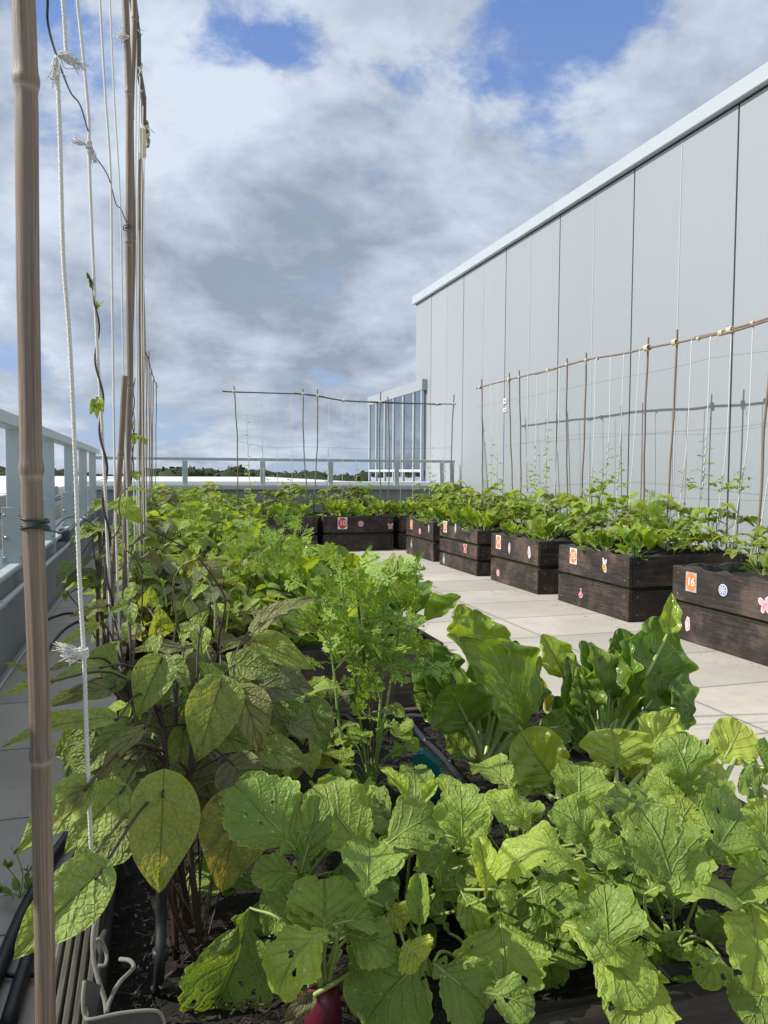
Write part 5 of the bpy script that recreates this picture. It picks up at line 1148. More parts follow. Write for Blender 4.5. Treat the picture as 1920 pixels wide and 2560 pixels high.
chardplant('tall dark glossy chard plant at the right edge of the planter', PZ(1515, 1880, .41), [
 ((1205, 370), (1222, 186), 44, dict(dy=.02, t=(.7, .58, 0), n=(-.3, -.9, .1), f=.5, k='bean', sr=.002)), ((1060, 640), (985, 345), 96, dict(dy=.05, t=(-.1, .50, 0), n=(-.3, -.9, .3), f=.3, p=.08)),
 ((1085, 640), (1165, 292), 138, dict(dy=.02, t=(-.05, .50, 0), n=(.05, -.95, .3), f=.2, p=.07, sr=.004)), ((1150, 610), (1300, 745), 104, dict(dy=.0, lean=-.05, t=(-.15, .5, 0), n=(.4, -.7, .6), p=.09, a=.22)),
 ((1010, 500), (950, 390), 50, dict(dy=.07, t=(.2, .5, 0))), ((895, 660), (812, 402), 84, dict(dy=.0, t=(-.35, .52, 0), n=(.35, -.9, .25), f=.25, p=.05, w=.12)), ((735, 560), (640, 372), 62, dict(dy=.02, t=(.75, .58, 0), n=(-.1, -.9, .3), sr=.003)),
 ((795, 740), (752, 470), 48, dict(dy=-.02, t=(-.25, .5, 0), n=(-.3, -.8, .5), f=.5, p=.12)), ((1095, 720), (1190, 590), 80, dict(dy=-.05, t=(-.25, .52, 0), n=(.0, -.8, .6), k='round', p=.12)), ((920, 810), (1050, 640), 74, dict(dy=-.04, t=(.45, .42, 0), n=(.1, -1, -.1), sr=.004, k='round')),
 ((1030, 850), (1125, 715), 66, dict(dy=-.05, t=(.2, .4, 0), n=(.2, -1, .0), k='round')), ((770, 860), (700, 650), 66, dict(dy=.03, t=(-.3, .42, 0))), ((850, 850), (808, 600), 34, dict(dy=-.03, t=(.2, .48, 0), f=.9)), ((860, 900), (780, 800), 50, dict(dy=-.04, t=(-.2, .38, 0))),
 ((1180, 780), (1290, 640), 66, dict(dy=.03, t=(-.1, .42, 0))), ((660, 720), (640, 575), 24, dict(dy=.05, t=(.8, .6, .55), f=.8, lab='yellow and orange dying leaf')), ((960, 860), (940, 640), 70, dict(dy=.06, t=(-.3, .38, 0)))], CG, 1.45, o_extra=8)
for i, (lb, cpx, lv, Y) in enumerate((('pale young chard with a broad veined leaf leaning left', (1400, 2010), [((600, 1060), (690, 950), 70, dict(t=(.3, .46, 0), dy=.04)), ((820, 1060), (770, 960), 60, dict(t=(.5, .5, 0), dy=.03)), ((705, 1040), (540, 815), 112, dict(t=(.5, .5, 0), n=(-.5, -.8, .45), f=.35, sr=.003, p=.05)), ((640, 1090), (480, 1010), 80, dict(t=(.4, .45, 0)))], 1.24),
     ('pale young chard with an upright rounded leaf in the middle', (1540, 2010), [((900, 1060), (860, 950), 70, dict(t=(.2, .46, 0), dy=.05)), ((1010, 1040), (1070, 890), 74, dict(t=(.6, .52, 0), dy=.05)), ((975, 985), (955, 800), 152, dict(t=(.6, .52, 0), n=(0, -.9, .4), sr=.003, f=.25, k='round', p=.05, w=.1)), ((1090, 1000), (1140, 900), 60, dict(t=(.5, .5, .02)))], 1.2),
     ('pale young chard with a crinkled leaf leaning right', (1620, 2000), [((1115, 905), (1240, 722), 80, dict(t=(.6, .56, 0), n=(-.2, -.8, .6), sr=.003, p=.12, f=.2))], 1.22),
     ('pale young chard at the right with a rounded glossy leaf over the paving', (1760, 2050), [((1445, 965), (1540, 772), 88, dict(t=(.8, .62, 0), n=(-.1, -.7, .7), sr=.003, k='round', p=.04, w=.05, f=.15)), ((1420, 940), (1300, 990), 60, dict(t=(.1, .42, 0), a=.2, lean=-.05)), ((1525, 915), (1655, 1050), 34, dict(t=(-.4, .4, 0), lean=-.06, m='chard', lab='dark drooping leaf'))], 1.15))):
    chardplant(lb, PZ(*cpx, .41), lv, 'pale young chards in the nearest planter', Y, 'pale', 'round' if i != 2 else 'chard')

# --- bean plant
z3 = lambda a, b: (a*.4521, 1450+b*.4521); z4 = lambda a, b: (a*.4822, 1900+b*.4822); z5 = lambda a, b: (250+a*.3617, 1200+b*.3617)
bx = PY(440, 2300, .95); BT = thing('bean_plant', 'large bean plant with yellowing and bronzed leaves in the near left corner', 'bean plant', (bx[0], bx[1], .405), 'bean plants in the nearest planter')
main = [bez([(bx[0]+dx, bx[1]+dy, .40), PY(px_, 2060, .97+dy), PY(qx, 1900, .98+dy), PY(rx, 1760, 1.0+dy)], 24) for dx, dy, px_, qx, rx in ((0, 0, 425, 415, 400), (.02, .03, 440, 440, 440), (-.015, .02, 405, 370, 330), (.03, -.01, 470, 478, 490), (.01, .05, 455, 500, 560))]
for i, C in enumerate(main): g = G(); g.tube(C, np.linspace(.0042, .0026, len(C)), M['stem_purple' if i != 2 else 'stem_brown'], 8); g.obj('stem', BT)
g = G(); C = bez([(bx[0]+.028, bx[1]-.03, .40), PY(425, 2250, .9), PY(432, 2150, .9)], 10); g.tube(C, .0032, M['stem_purple'], 8); g.obj('stem', BT)
allm = np.vstack(main)
BL = [  # base, tip, half width, options
 (z3(560, 495), z3(665, 335), 88, dict(Y=1.02, t=(.35, .55, .05), n=(.1, -.7, .7))), (z3(890, 455), z3(670, 575), 62, dict(Y=.98, t=(.2, .52, .1), n=(0, -.4, 1))),
 (z3(905, 465), z3(1055, 590), 76, dict(Y=.98, t=(.3, .52, .15), n=(.1, -.5, .9))), (z3(1210, 585), z3(1090, 445), 58, dict(Y=1.0, t=(-.1, .42, 0))), (z3(885, 458), z3(755, 755), 112, dict(Y=.95, t=(.3, .52, .12), n=(.1, -.85, .5))),
 (z3(900, 560), z3(850, 720), 66, dict(Y=1.0, t=(.2, .45, 0))), (z3(1215, 590), z3(1085, 1005), 150, dict(Y=.93, t=(.25, .46, .30), n=(.15, -.95, .3), big=1)), (z3(1340, 620), z3(1425, 955), 118, dict(Y=.95, t=(.1, .40, .55), m='bronze', n=(.25, -.9, .3))),
 (z3(545, 490), z3(280, 575), 68, dict(Y=.92, t=(.4, .55, .1), n=(0, -.35, 1), w=.2)), (z3(655, 530), z3(560, 660), 60, dict(Y=.97, t=(-.1, .45, 0))), (z3(628, 768), z3(15, 925), 76, dict(Y=.84, t=(.7, .55, .22), n=(0, -.6, .9), a=.12, w=.22)),
 (z3(600, 600), z3(290, 700), 62, dict(Y=.95, t=(.3, .5, .3), m='bronze')), (z3(700, 800), z3(490, 985), 62, dict(Y=.93, t=(.1, .5, 0))), (z3(795, 820), z3(530, 1200), 54, dict(Y=.88, t=(.4, .48, .5), m='bronze', a=.16, n=(-.3, -.6, .8), w=.25)),
 (z4(845, 190), z4(825, 690), 178, dict(Y=.84, t=(.75, .58, .34), n=(0, -1, .2), a=.04, big=1, c=.5)), (z4(1225, 225), z4(1150, 690), 178, dict(Y=.90, t=(.4, .46, .66), n=(.1, -1, .1), a=.03, big=1, lab='large browning leaf')),
 (z4(1210, 30), z4(1340, 200), 118, dict(Y=.93, t=(.3, .45, .85), m='bronze', n=(.1, -1, .2), lab='brown withered leaf')), (z4(620, 170), z4(335, 490), 118, dict(Y=.84, t=(.7, .56, .16), n=(-.2, -.9, .5), big=1)), (z4(455, 130), z4(90, 490), 108, dict(Y=.80, t=(.75, .55, .12), n=(-.1, -.8, .6), big=1)),
 (z4(440, 150), z4(250, 345), 40, dict(Y=.79, t=(.9, .5, .75), n=(-.3, -.8, .2), a=-.08)), (z4(495, 605), z4(72, 1030), 160, dict(Y=.70, t=(.55, .62, .06), n=(.1, -.75, .65), a=.08, big=1, c=.4, lab='pale green leaf with scarred margin')), (z4(470, 500), z4(370, 560), 62, dict(Y=.75, t=(.4, .5, .05))),
 (z4(650, 350), z4(480, 560), 90, dict(Y=.92, t=(.1, .38, .3))), (z4(640, 40), z4(540, 200), 80, dict(Y=.93, t=(.4, .5, 0))),
 (z3(255, 545), z3(-5, 455), 32, dict(Y=.78, t=(.3, .5, .7), m='bronze', w=.5, f=.6)), (z3(470, 440), z3(250, 505), 30, dict(Y=.95, t=(.3, .5, .6), m='bronze', w=.5)), (z3(290, 560), z3(-5, 650), 36, dict(Y=.82, t=(.9, .55, .3), w=.3)), (z3(390, 620), z3(255, 710), 30, dict(Y=.9, t=(.8, .5, .6))),
 (z3(582, 150), z3(388, 205), 42, dict(Y=1.1, t=(.9, .5, .5), m='bronze', w=.4)), (z3(545, 248), z3(285, 412), 34, dict(Y=1.05, t=(.9, .62, .25), w=.3)), (z3(708, 130), z3(598, 190), 32, dict(Y=1.08, t=(.6, .58, 0))), (z3(712, 140), z3(735, 255), 42, dict(Y=1.07, t=(.6, .55, 0))), (z3(700, 120), z3(760, 25), 40, dict(Y=1.1, t=(.6, .55, 0))),
 (z3(855, 312), z3(803, 400), 26, dict(Y=1.04, t=(.8, .58, 0))), (z3(862, 310), z3(862, 418), 34, dict(Y=1.03, t=(.8, .6, 0))), (z3(1110, 278), z3(1115, 435), 52, dict(Y=1.04, t=(.85, .62, 0), n=(0, -1, .1))), (z3(950, 430), z3(990, 480), 40, dict(Y=1.0, t=(.6, .5, 0))),
 (z5(960, 1185), z5(1425, 1250), 46, dict(Y=1.10, t=(.4, .46, .5), m='bronze', n=(0, .3, 1), a=.20)), (z5(1050, 1045), z5(1515, 815), 82, dict(Y=1.12, t=(.3, .44, .4), m='bronze', n=(-.5, -.6, .7), a=.10, lab='grey brown leaf')), (z5(1085, 1120), z5(1478, 1310), 108, dict(Y=1.16, t=(.8, .6, .15), n=(.1, -.9, .5), w=.1)), (z5(1030, 1090), z5(812, 1200), 34, dict(Y=1.12, t=(.2, .45, .4), m='bronze')),
 (z5(560, 1170), z5(200, 1200), 90, dict(Y=1.06, t=(.1, .38, .6), m='bronze', n=(0, -.3, 1))), (z5(620, 1150), z5(800, 1190), 60, dict(Y=1.08, t=(.1, .38, .6), m='bronze', n=(0, -.3, 1))), (z5(420, 1060), z5(400, 870), 84, dict(Y=1.2, t=(.9, .62, .05))), (z5(640, 1080), z5(760, 900), 78, dict(Y=1.2, t=(.7, .55, 0))),
 (z5(330, 850), z5(350, 730), 66, dict(Y=1.28, t=(.8, .6, 0))), (z5(640, 800), z5(760, 730), 46, dict(Y=1.28, t=(.85, .62, 0))), (z5(800, 870), z5(840, 960), 46, dict(Y=1.22, t=(.9, .65, 0))), (z5(620, 1000), z5(560, 1130), 60, dict(Y=1.15, t=(.8, .6, 0))), (z5(250, 1010), z5(160, 1100), 60, dict(Y=1.15, t=(.9, .62, .05))),
 ((772, 1762), (815, 1880), 46, dict(Y=1.15, t=(.1, .48, .1), n=(.1, -.9, .3))), ((700, 1740), (745, 1830), 40, dict(Y=1.12, t=(.2, .48, 0))), ((640, 1800), (700, 1950), 62, dict(Y=1.08, t=(-.2, .36, .3))), (z3(1480, 660), z3(1640, 760), 60, dict(Y=1.1, t=(.3, .5, 0))), (z3(1400, 560), z3(1560, 700), 60, dict(Y=1.12, t=(.5, .52, .05))), (z3(1420, 500), z3(1520, 600), 50, dict(Y=1.15, t=(.6, .55, 0))),
 (z3(1640, 480), z3(1500, 530), 50, dict(Y=1.2, t=(.6, .5, 0)))]
for i, (b, t, hw, o) in enumerate(BL):
    Y = o['Y']; B = PY(*b, Y); T = PY(*t, Y+o.get('lean', -.02)); h = pxm(B, hw*(.4822 if hw > 26 and Y < .95 and b[1] > 1900 else .4521 if b[1] > 1500 or True else 1))
    if b[0] > 620 and 1700 < b[1] < 1850 and hw in (46, 40, 62): h = pxm(B, hw)
    if i > 36 and i < 49 and hw in (46, 82, 108, 34, 90, 60, 84, 78, 66): h = pxm(B, hw*.3617)
    d = np.linalg.norm(allm-B, axis=1)+.6*np.clip(allm[:, 2]-B[2]+.02, 0, 1); s0 = allm[int(np.argmin(d))]; D = unit(T-B)
    st = [s0, (s0+B)/2+[0, .01, .022], B-D*.006, B+[0, 0, -.001]]
    leaf_part(BT, B, T, h*1.04, 'bean', o.get('m', 'oldbean'), o.get('n', (rg.uniform(-.2, .2), -.7, .7)), (o['t'][0]+.1, o['t'][1]*1.15, min(1, o['t'][2]*.9+.04)), st, 'stem_purple' if i % 3 else 'stem_brown', .0012, .0017, o.get('lab'), arch=o.get('a', rg.uniform(.04, .12)), fold=o.get('f', rg.uniform(.1, .35)), wave=o.get('w', .08), freq=1.8,
              nu=34 if o.get('big') else 24, nv=16 if o.get('big') else 12, seed=40+i, cord=o.get('c', .3), pucker=.03, twist=rg.uniform(-.2, .2))
# inner and lower foliage
gi = G()
for j in range(85):
    s0 = allm[rg.randint(len(allm)//6, len(allm))]; a = rg.rand()*6.28; B = s0+np.array([math.cos(a)*rg.uniform(.02, .11), abs(math.sin(a))*rg.uniform(.0, .14)+.015, rg.uniform(-.04, .05)])
    if B[2] < .54: B[2] = .54+rg.rand()*.06
    T = B+unit([math.cos(a), math.sin(a)*.5+.1, rg.uniform(-1.1, -.1)])*rg.uniform(.045, .08); mt = 'oldbean' if rg.rand() < .5 else 'bronze'
    blade(gi, B, T, rg.uniform(.016, .027), 'bean', M[mt], (rg.normal(0, .4), -.8, .6), tint=(rg.uniform(0, .8), rg.uniform(.38, .54), rg.uniform(.05, .35)), arch=.08, fold=.25, wave=.1, nu=12, nv=8, seed=rg.randint(1 << 20), cord=.3, pucker=.02)
    gi.tube([s0, (s0+B)/2+[0, 0, .01], B], .0011, M['stem_purple' if j % 2 else 'stem_brown'], 5, caps=False)
gi.obj('inner_leaves', BT)
# wandering shoots with buds
def shoot(root, pts, r, mat, bud=None, name='shoot'):
    g = G(); C = bez(pts, 30); g.tube(C, np.linspace(r, r*.6, len(C)), M[mat], 6)
    if bud:
        for k_ in range(bud):
            p = C[-1-k_*2]; d = unit(rg.normal(0, .5, 3)+[0, 0, 1]); blade(g, p, p+d*.012, .0028, 'bean', M['bean'], unit(rg.normal(size=3)), arch=.1, fold=.8, wave=0, nu=5, nv=4, tint=(.9, .68, 0), seed=k_)
    return g.obj(name, root)
B2 = thing('bean_plant', 'twining bean plant with purple shoots and pale bud stalks behind the large bronzed one', 'bean plant', (.02, 1.2, .405), 'bean plants in the nearest planter')
def zz(l, Y, f_=z5): return [PY(*f_(a, b), Y+k_*.0) for k_, (a, b) in enumerate(l)]
g = G(); g.tube(bez([(.03, 1.2, .4), (.02, 1.2, .5), PY(420, 1640, 1.2)], 12), .004, M['stem_purple'], 8); g.obj('stem', B2)
shoot(B2, zz(((310, 320), (480, 410), (640, 500), (760, 640), (850, 780), (868, 850), (850, 960), (825, 1060), (812, 1260)), 1.12)[::-1], .0019, 'stem_purple')
shoot(B2, zz(((560, 1200), (505, 1180), (530, 960), (512, 830), (508, 700), (545, 620), (570, 590)), 1.10), .0018, 'stem_brown', 3)
shoot(B2, zz(((330, 1090), (292, 960), (292, 700), (262, 560), (180, 485)), 1.2), .0016, 'stem_purple', 2)
shoot(B2, zz(((560, 1230), (540, 1000), (500, 860), (520, 700)), 1.14), .0016, 'stem_purple')
for l in (((792, 1060), (795, 900), (782, 780), (742, 690), (672, 605)), ((1075, 970), (1040, 870), (1005, 790), (905, 690), (850, 655)), ((640, 790), (642, 720), (618, 660)), ((462, 880), (450, 780), (430, 720)), ((600, 790), (578, 700), (560, 640)), ((575, 880), (600, 820), (690, 720), (740, 690)), ((870, 1060), (882, 960), (892, 890))):
    shoot(B2, zz(l, 1.16), .0013 if l[0][0] != 792 else .0018, 'stem_pale' if l[0][0] in (792, 1075) else 'stem_green', 3, 'bud_stalk')
def small(root, f_, b, t, hw, Y, tint, mat='bean', **k_):
    B = PY(*f_(*b), Y); T = PY(*f_(*t), Y-.01); leaf_part(root, B, T, pxm(B, hw), 'bean', mat, k_.pop('n', (0, -.8, .6)), tint, None, arch=.08, fold=.25, wave=.1, nu=16, nv=8, seed=int(b[0]), cord=.3, pucker=.03, **k_)
for b, t, hw in (((640, 500), (715, 430), 17), ((640, 500), (560, 590), 20), ((650, 495), (600, 480), 12), ((930, 870), (990, 850), 8), ((700, 720), (620, 800), 12), ((560, 320), (640, 300), 14), ((600, 350), (680, 330), 12)): small(B2, z5, b, t, hw, 1.12, (.6, .58, 0))
# vine on the second cord with fresh leaves
z2 = lambda a, b: (a*.3014, 850+b*.3014); za = lambda a, b: (a*.4069, b*.4069)
V = thing('climbing_bean_vine', 'purple stemmed bean vine twining up the second white cord from the left', 'bean vine', (-.07, 1.2, .5), 'bean plants in the nearest planter')
g = G(); ax = bez(K[2], 80); ax = ax[ax[:, 2] < PY(237, 745, 1.2)[2]][::-1]; n = 260; z = np.linspace(ax[0][2], ax[-1][2], n); P = np.stack([np.interp(z, ax[:, 2], ax[:, 0]), np.interp(z, ax[:, 2], ax[:, 1]), z], 1)
a = -np.linspace(0, 6.28*5.4, n)+.6; P[:, 0] += np.cos(a)*.0042; P[:, 1] += np.sin(a)*.0036; g.tube(P, np.linspace(.0025, .0012, n), M['stem_purple'], 7)
g.obj('stem', V); top = P[-1]
g = G(); g.tube(bez([top, PY(*za(572, 1800), 1.2), PY(*za(560, 1740), 1.2), PY(*za(540, 1690), 1.2)], 14), np.linspace(.0013, .0008, 14)[:len(bez([top, top+1, top+2, top+3], 14))] if False else .0010, M['stem_brown'], 5)
for (b, t) in (((560, 1745), (548, 1700)), ((548, 1715), (532, 1672)), ((560, 1770), (562, 1715))): blade(g, PY(*za(*b), 1.2), PY(*za(*t), 1.2), .0035, 'bean', M['bronze'], (0, -1, .2), arch=.1, fold=.8, nu=8, nv=4, tint=(.2, .4, .3), seed=3)
g.obj('tendril', V)
for (b, t) in (((598, 1895), (640, 1850)), ((598, 1895), (628, 1880)), ((600, 1895), (604, 1845))): small(V, za, b, t, 5, 1.2, (.7, .6, 0))
for (b, t, hw) in (((800, 500), (745, 625), 11), ((800, 495), (805, 660), 11), ((815, 495), (860, 605), 11), ((790, 500), (750, 560), 9), ((815, 495), (870, 540), 9)): small(V, z2, b, t, hw, 1.185, (.85, .66, 0), n=(0, -1, .1))
g = G()
for (b, t) in (((830, 490), (872, 497)), ((815, 492), (790, 475))): blade(g, PY(*z2(*b), 1.19), PY(*z2(*t), 1.19), .003, 'bean', M['bronze'], (0, -.6, .8), nu=6, nv=4, tint=(0, .3, 0), seed=1)
g.obj('stipule', V)
small(V, z2, (985, 1345), (1195, 1530), 26, 1.35, (.7, .56, .05), n=(.1, -1, .2)); small(V, z2, (1020, 1250), (1310, 1270), 9, 1.33, (.5, .5, .1), n=(0, -.5, 1)); small(V, z2, (970, 1350), (880, 1420), 9, 1.33, (.8, .6, .1)); small(V, z2, (1000, 1300), (1030, 1290), 8, 1.33, (.8, .6, .1))
shoot(V, [PY(*z2(a_, b_), 1.3) for a_, b_ in ((885, 1750), (905, 1660), (950, 1620), (985, 1560), (1000, 1480), (985, 1380), (1010, 1260), (1060, 1230))], .0020, 'stem_brown'); shoot(V, [PY(*z2(a_, b_), 1.25) for a_, b_ in ((870, 2150), (880, 1900), (890, 1720), (905, 1660))], .0022, 'stem_purple')
# fresh leaves along the third cord
V2 = thing('climbing_bean_vine', 'dark stemmed bean vine between the canes of the tall left trellis', 'bean vine', (-.04, 1.9, .5), 'bean plants in the nearest planter')
zb = lambda a, b: (230+a*.226, 850+b*.226)
shoot(V2, [PY(*zb(a_, b_), 1.9) for a_, b_ in ((400, 1700), (435, 1500), (445, 1250), (470, 1100), (440, 900), (470, 700), (455, 560), (480, 420))], .0018, 'stem_purple'); shoot(V2, [PY(*zb(a_, b_), 1.9) for a_, b_ in ((430, 1600), (460, 1400), (440, 1180), (475, 950), (462, 800))], .0016, 'stem_brown')
for b, t, hw in (((470, 1040), (465, 1170), 10), ((460, 900), (460, 950), 5), ((480, 1470), (500, 1560), 11), ((440, 1480), (420, 1490), 8), ((530, 1070), (560, 1130), 6), ((590, 1090), (600, 1165), 7)): small(V2, zb, b, t, hw, 1.9, (.8, .58, 0), n=(0, -1, .2))

# crinkled bean plant left of the canes
B3 = thing('bean_plant', 'dark crinkled bean plant spilling left over the paving behind the near cane', 'bean plant', (-.08, 2.0, .405), 'bean plants in the nearest planter')
B3s = bez([(-.02, 1.62, .40), (-.05, 1.62, .52), (-.1, 1.6, .62), PY(250, 1330, 1.6)], 20); g = G(); g.tube(B3s, .0035, M['stem_purple'], 7); g.obj('stem', B3)
for i, (b, t, hw, tn, mt) in enumerate((((860, 1560), (575, 1720), 80, (.35, .52, .15), 'bean'), ((900, 1350), (730, 1460), 60, (.4, .5, .1), 'bean'), ((640, 1860), (470, 2050), 75, (.1, .46, .1), 'bean'), ((770, 1930), (540, 2060), 80, (.1, .42, .3), 'bronze'), ((800, 1810), (690, 1880), 50, (.2, .45, .3), 'bronze'), ((830, 1960), (690, 2090), 45, (.5, .52, .1), 'bean'),
      ((560, 2100), (450, 2130), 30, (.3, .5, 0), 'bean'), ((560, 2110), (545, 2170), 30, (.3, .5, 0), 'bean'), ((870, 1700), (830, 1850), 50, (.1, .4, .1), 'bean'), ((880, 1900), (790, 2060), 60, (.1, .42, .1), 'bean'), ((900, 1560), (1010, 1620), 50, (-.1, .38, .1), 'bean'), ((960, 1650), (1100, 1600), 50, (.0, .4, .3), 'bronze'), ((1100, 1700), (1250, 1650), 60, (.1, .42, .3), 'bronze'), ((1060, 1800), (1180, 1900), 60, (.3, .45, .2), 'bean'), ((1200, 1800), (1350, 1900), 60, (.0, .4, .5), 'bronze'), ((760, 1620), (700, 1560), 40, (.2, .45, 0), 'bean'))):
    Y = 1.62+(.25 if b[0] > 950 else 0); B = PY(*z2(*b), Y); T = PY(*z2(*t), Y-.03); s0 = B3s[rg.randint(8, len(B3s))]
    leaf_part(B3, B, T, pxm(B, hw*.3014)*1.15, 'bean', 'oldbean' if mt == 'bean' else mt, (rg.uniform(-.3, .1), -.6, .8), tn, [s0, (s0+B)/2+[0, 0, .01], B], 'stem_purple', .0012, .0014, arch=.14, fold=.3, wave=.16, freq=2.6, nu=26, nv=12, seed=60+i, cord=.3, pucker=.07)

# --- coriander
def hero_coriander(label, base, tops, Y, n, L, group, fine=1.1, flat=True, seed=0):
    rg = np.random.RandomState(seed); t = thing('coriander_plant', label, 'coriander plant', base, group); base = np.asarray(base)
    for i, (pts, mt, r_) in enumerate(tops):
        C = bez([base+[rg.normal(0, .005), rg.normal(0, .005), 0]]+[PY(x, y, Y+rg.uniform(-.03, .03)) for x, y in pts], 30); gs = G(); gs.tube(C, np.linspace(r_, r_*.4, len(C)), M[mt], 8); gl = G()
        for j in range(n//len(tops)):
            tt = rg.uniform(.16, 1.) if not flat else rg.uniform(.34, 1.)**.8; p = C[int(tt*(len(C)-1))]; an = rg.rand()*6.28; ln = rg.uniform(.02, .08)*(1.3-.55*tt); d = unit([math.cos(an), math.sin(an), rg.uniform(.1, 1.2)]); e = p+d*ln
            gs.tube([p, (p+e)/2+[0, 0, .003], e], .0009, M['stem_green'], 4, caps=False)
            for q in range(2): frond(gl, p+d*ln*(.6+.4*q), unit(d+rg.normal(0, .5, 3)), unit(rg.normal(0, .35, 3)+[0, -.6, .8]), L*rg.uniform(.7, 1.15), M['feather'], (rg.uniform(.1, .9), rg.uniform(.5, .72), 0), 4, rg, fine)
        gs.obj('stem', t); gl.obj('leaves', t)
    if flat:                                       # broad lower leaves
        for j in range(16):
            an = rg.rand()*6.28; p = base+[0, 0, rg.uniform(.03, .14)]; e = p+unit([math.cos(an), math.sin(an)*.7-.2, .5])*rg.uniform(.035, .08); g = G(); g.tube(bez([base+[0, 0, .02], (p+e)/2, e], 8), .0011, M['stem_green'], 5)
            for k_ in range(3):
                d = unit([math.cos(an+(k_-1)*1.1), math.sin(an+(k_-1)*1.1)-.2, rg.uniform(-.3, .3)]); blade(g, e, e+d*rg.uniform(.02, .032), rg.uniform(.010, .016), 'radish', M['pale' if False else 'radish'], unit([0, -.6, .9]+rg.normal(0, .2, 3)), arch=.1, fold=.2, wave=.12, freq=3, nu=16, nv=8, tint=(.5, .52, 0), seed=j*3+k_, lob=1.)
            g.obj('leaf', t)
    return t
hero_coriander('tall feathery coriander plant in front of the second planter', PZ(925, 2010, .41), [(((930, 1900), (925, 1750), (905, 1600), (890, 1450)), 'stem_brown', .0048), (((855, 1850), (835, 1680), (815, 1560), (790, 1480)), 'stem_green', .0035), (((945, 1850), (955, 1680), (960, 1540), (985, 1420)), 'stem_green', .004), (((900, 1800), (880, 1650), (860, 1500), (850, 1400)), 'stem_green', .003), (((960, 1800), (985, 1650), (1000, 1560), (1010, 1480)), 'stem_green', .003)], 1.33, 85, .046, 'coriander in the left planters', fine=2.0, seed=4)
hero_coriander('feathery coriander plant in the second planter left of centre', (.36, 2.85, .4), [(((690, 1480), (700, 1400), (705, 1320)), 'stem_brown', .004), (((670, 1480), (660, 1400), (650, 1330)), 'stem_green', .003), (((720, 1450), (740, 1380), (770, 1310)), 'stem_green', .003)], 2.7, 66, .06, 'coriander in the left planters', flat=False, seed=6)

# --- things lying in and round the nearest planter
g = G(); c = PZ(1075, 1985, .41); Mz = np.array([[.97, -.25, 0], [.25, .97, 0], [0, 0, 1]])
t = thing('plastic_spike', 'teal plastic irrigation spike stuck in the dark compost', 'spike', c)
o_ = PY(1085, 1990, 1.27)
prof = [PY(1032, 1888, 1.27), PY(1056, 1884, 1.27), PY(1098, 1916, 1.27), PY(1100, 1935, 1.27), PY(1128, 1955, 1.27), PY(1150, 2040, 1.27), PY(1040, 2040, 1.27)]
g.poly(prof, (.012, .030, .0), M['teal']); q_ = PY(1048, 1886, 1.275); g.tube([q_+[-.003, 0, 0], q_+[0, .005, .005], q_+[.006, .008, 0]], .0025, M['teal'], 6); g.obj('body', t)
g = G()
for k_ in range(6): p = PY(1044+k_*9, 1925+k_*13, 1.268); g.box(p-[.0005, .001, .012], p+[.0012, .0005, .012], M['teal'])
g.obj('ribs', t)
g = G(); g.tube(bez([PZ(985, 1775, .43), PZ(1010, 1790, .43), PZ(1060, 1850, .425), PZ(1110, 1900, .425), PZ(1180, 1985, .42), PZ(1260, 2050, .42)], 40), .0068, M['hose'], 10)
for x, y in ((1063, 1852), (1125, 1905)): p = PZ(x, y, .426); g.tube([p-[.004, .0, 0], p+[.006, -.006, 0]], .0088, M['hose'], 10)
tag(g.obj('drip_hose'), 'black drip hose across the compost beside the pale stalked chard', 'hose')
t = thing('drip_pipe', 'dark upright drip pipe rising from the compost below the bean leaves', 'drip pipe', PZ(400, 2460, .41))
g = G(); g.tube(bez([PZ(395, 2478, .408), PY(400, 2400, .86), PY(403, 2300, .88), PY(404, 2200, .88)], 16), .0062, M['riser'], 12); p = PY(401, 2385, .865); g.tube([p-[0, 0, .006], p+[0, 0, .006]], .0088, M['riser'], 12); g.obj('riser', t)
g = G(); g.tube([PZ(393, 2475, .41), PZ(470, 2476, .41)], .0055, M['riser'], 8); g.obj('side_tube', t)
# weathered ridged capping on the left board and folded liner corner
t = PL['L1']; g = G(); z_ = .446
for k_ in range(5): g.box((-.108+k_*.0095, .62, z_), (-.101+k_*.0095, 1.2, z_+.007), M['wood_worn'], .0015)
g.box((-.110, .62, z_-.02), (-.06, 1.2, z_), M['wood_worn'], .001); o = g.obj('ridged_capping', t); o['label'] = 'weathered ridged capping board'
g = G(); u_ = np.linspace(0, 1, 14)
top = bez([PY(211, 2452, .70), PY(207, 2500, .69), PY(212, 2540, .685), PY(228, 2548, .68), PY(300, 2533, .68), PY(380, 2526, .68), PY(405, 2540, .68), PY(412, 2580, .68)], 42)
g.add(np.vstack([top, top+[.004, .004, -.10]]), [[i, i+1, i+1+len(top), i+len(top)] for i in range(len(top)-1)], M['liner_grey']); g.tube(top, .0017, M['cord_dirty'], 6)
fl = [PY(210, 2452, .70), PY(252, 2468, .72), PY(240, 2540, .70), PY(226, 2546, .69), PY(210, 2500, .69)]; g.poly(fl, (0, .003, 0), M['liner_grey']); o = g.obj('liner_flap', t); o['label'] = 'folded grey liner corner'
g = G(); g.box((-.02, .62, .385), (.05, .668, .43), M['wood_worn'], .002)
for k_ in range(7): g.box((-.018+k_*.0095, .618, .43), (-.0115+k_*.0095, .668, .4365), M['wood_worn'], .0012)
g.obj('corner_block', t)
g = G(); g.tube(bez([PY(236, 2310, .76), PY(232, 2350, .75), PY(234, 2400, .74), PY(246, 2450, .73), PY(262, 2500, .72), PY(266, 2535, .71)], 26), .0022, M['cord_dirty'], 7)
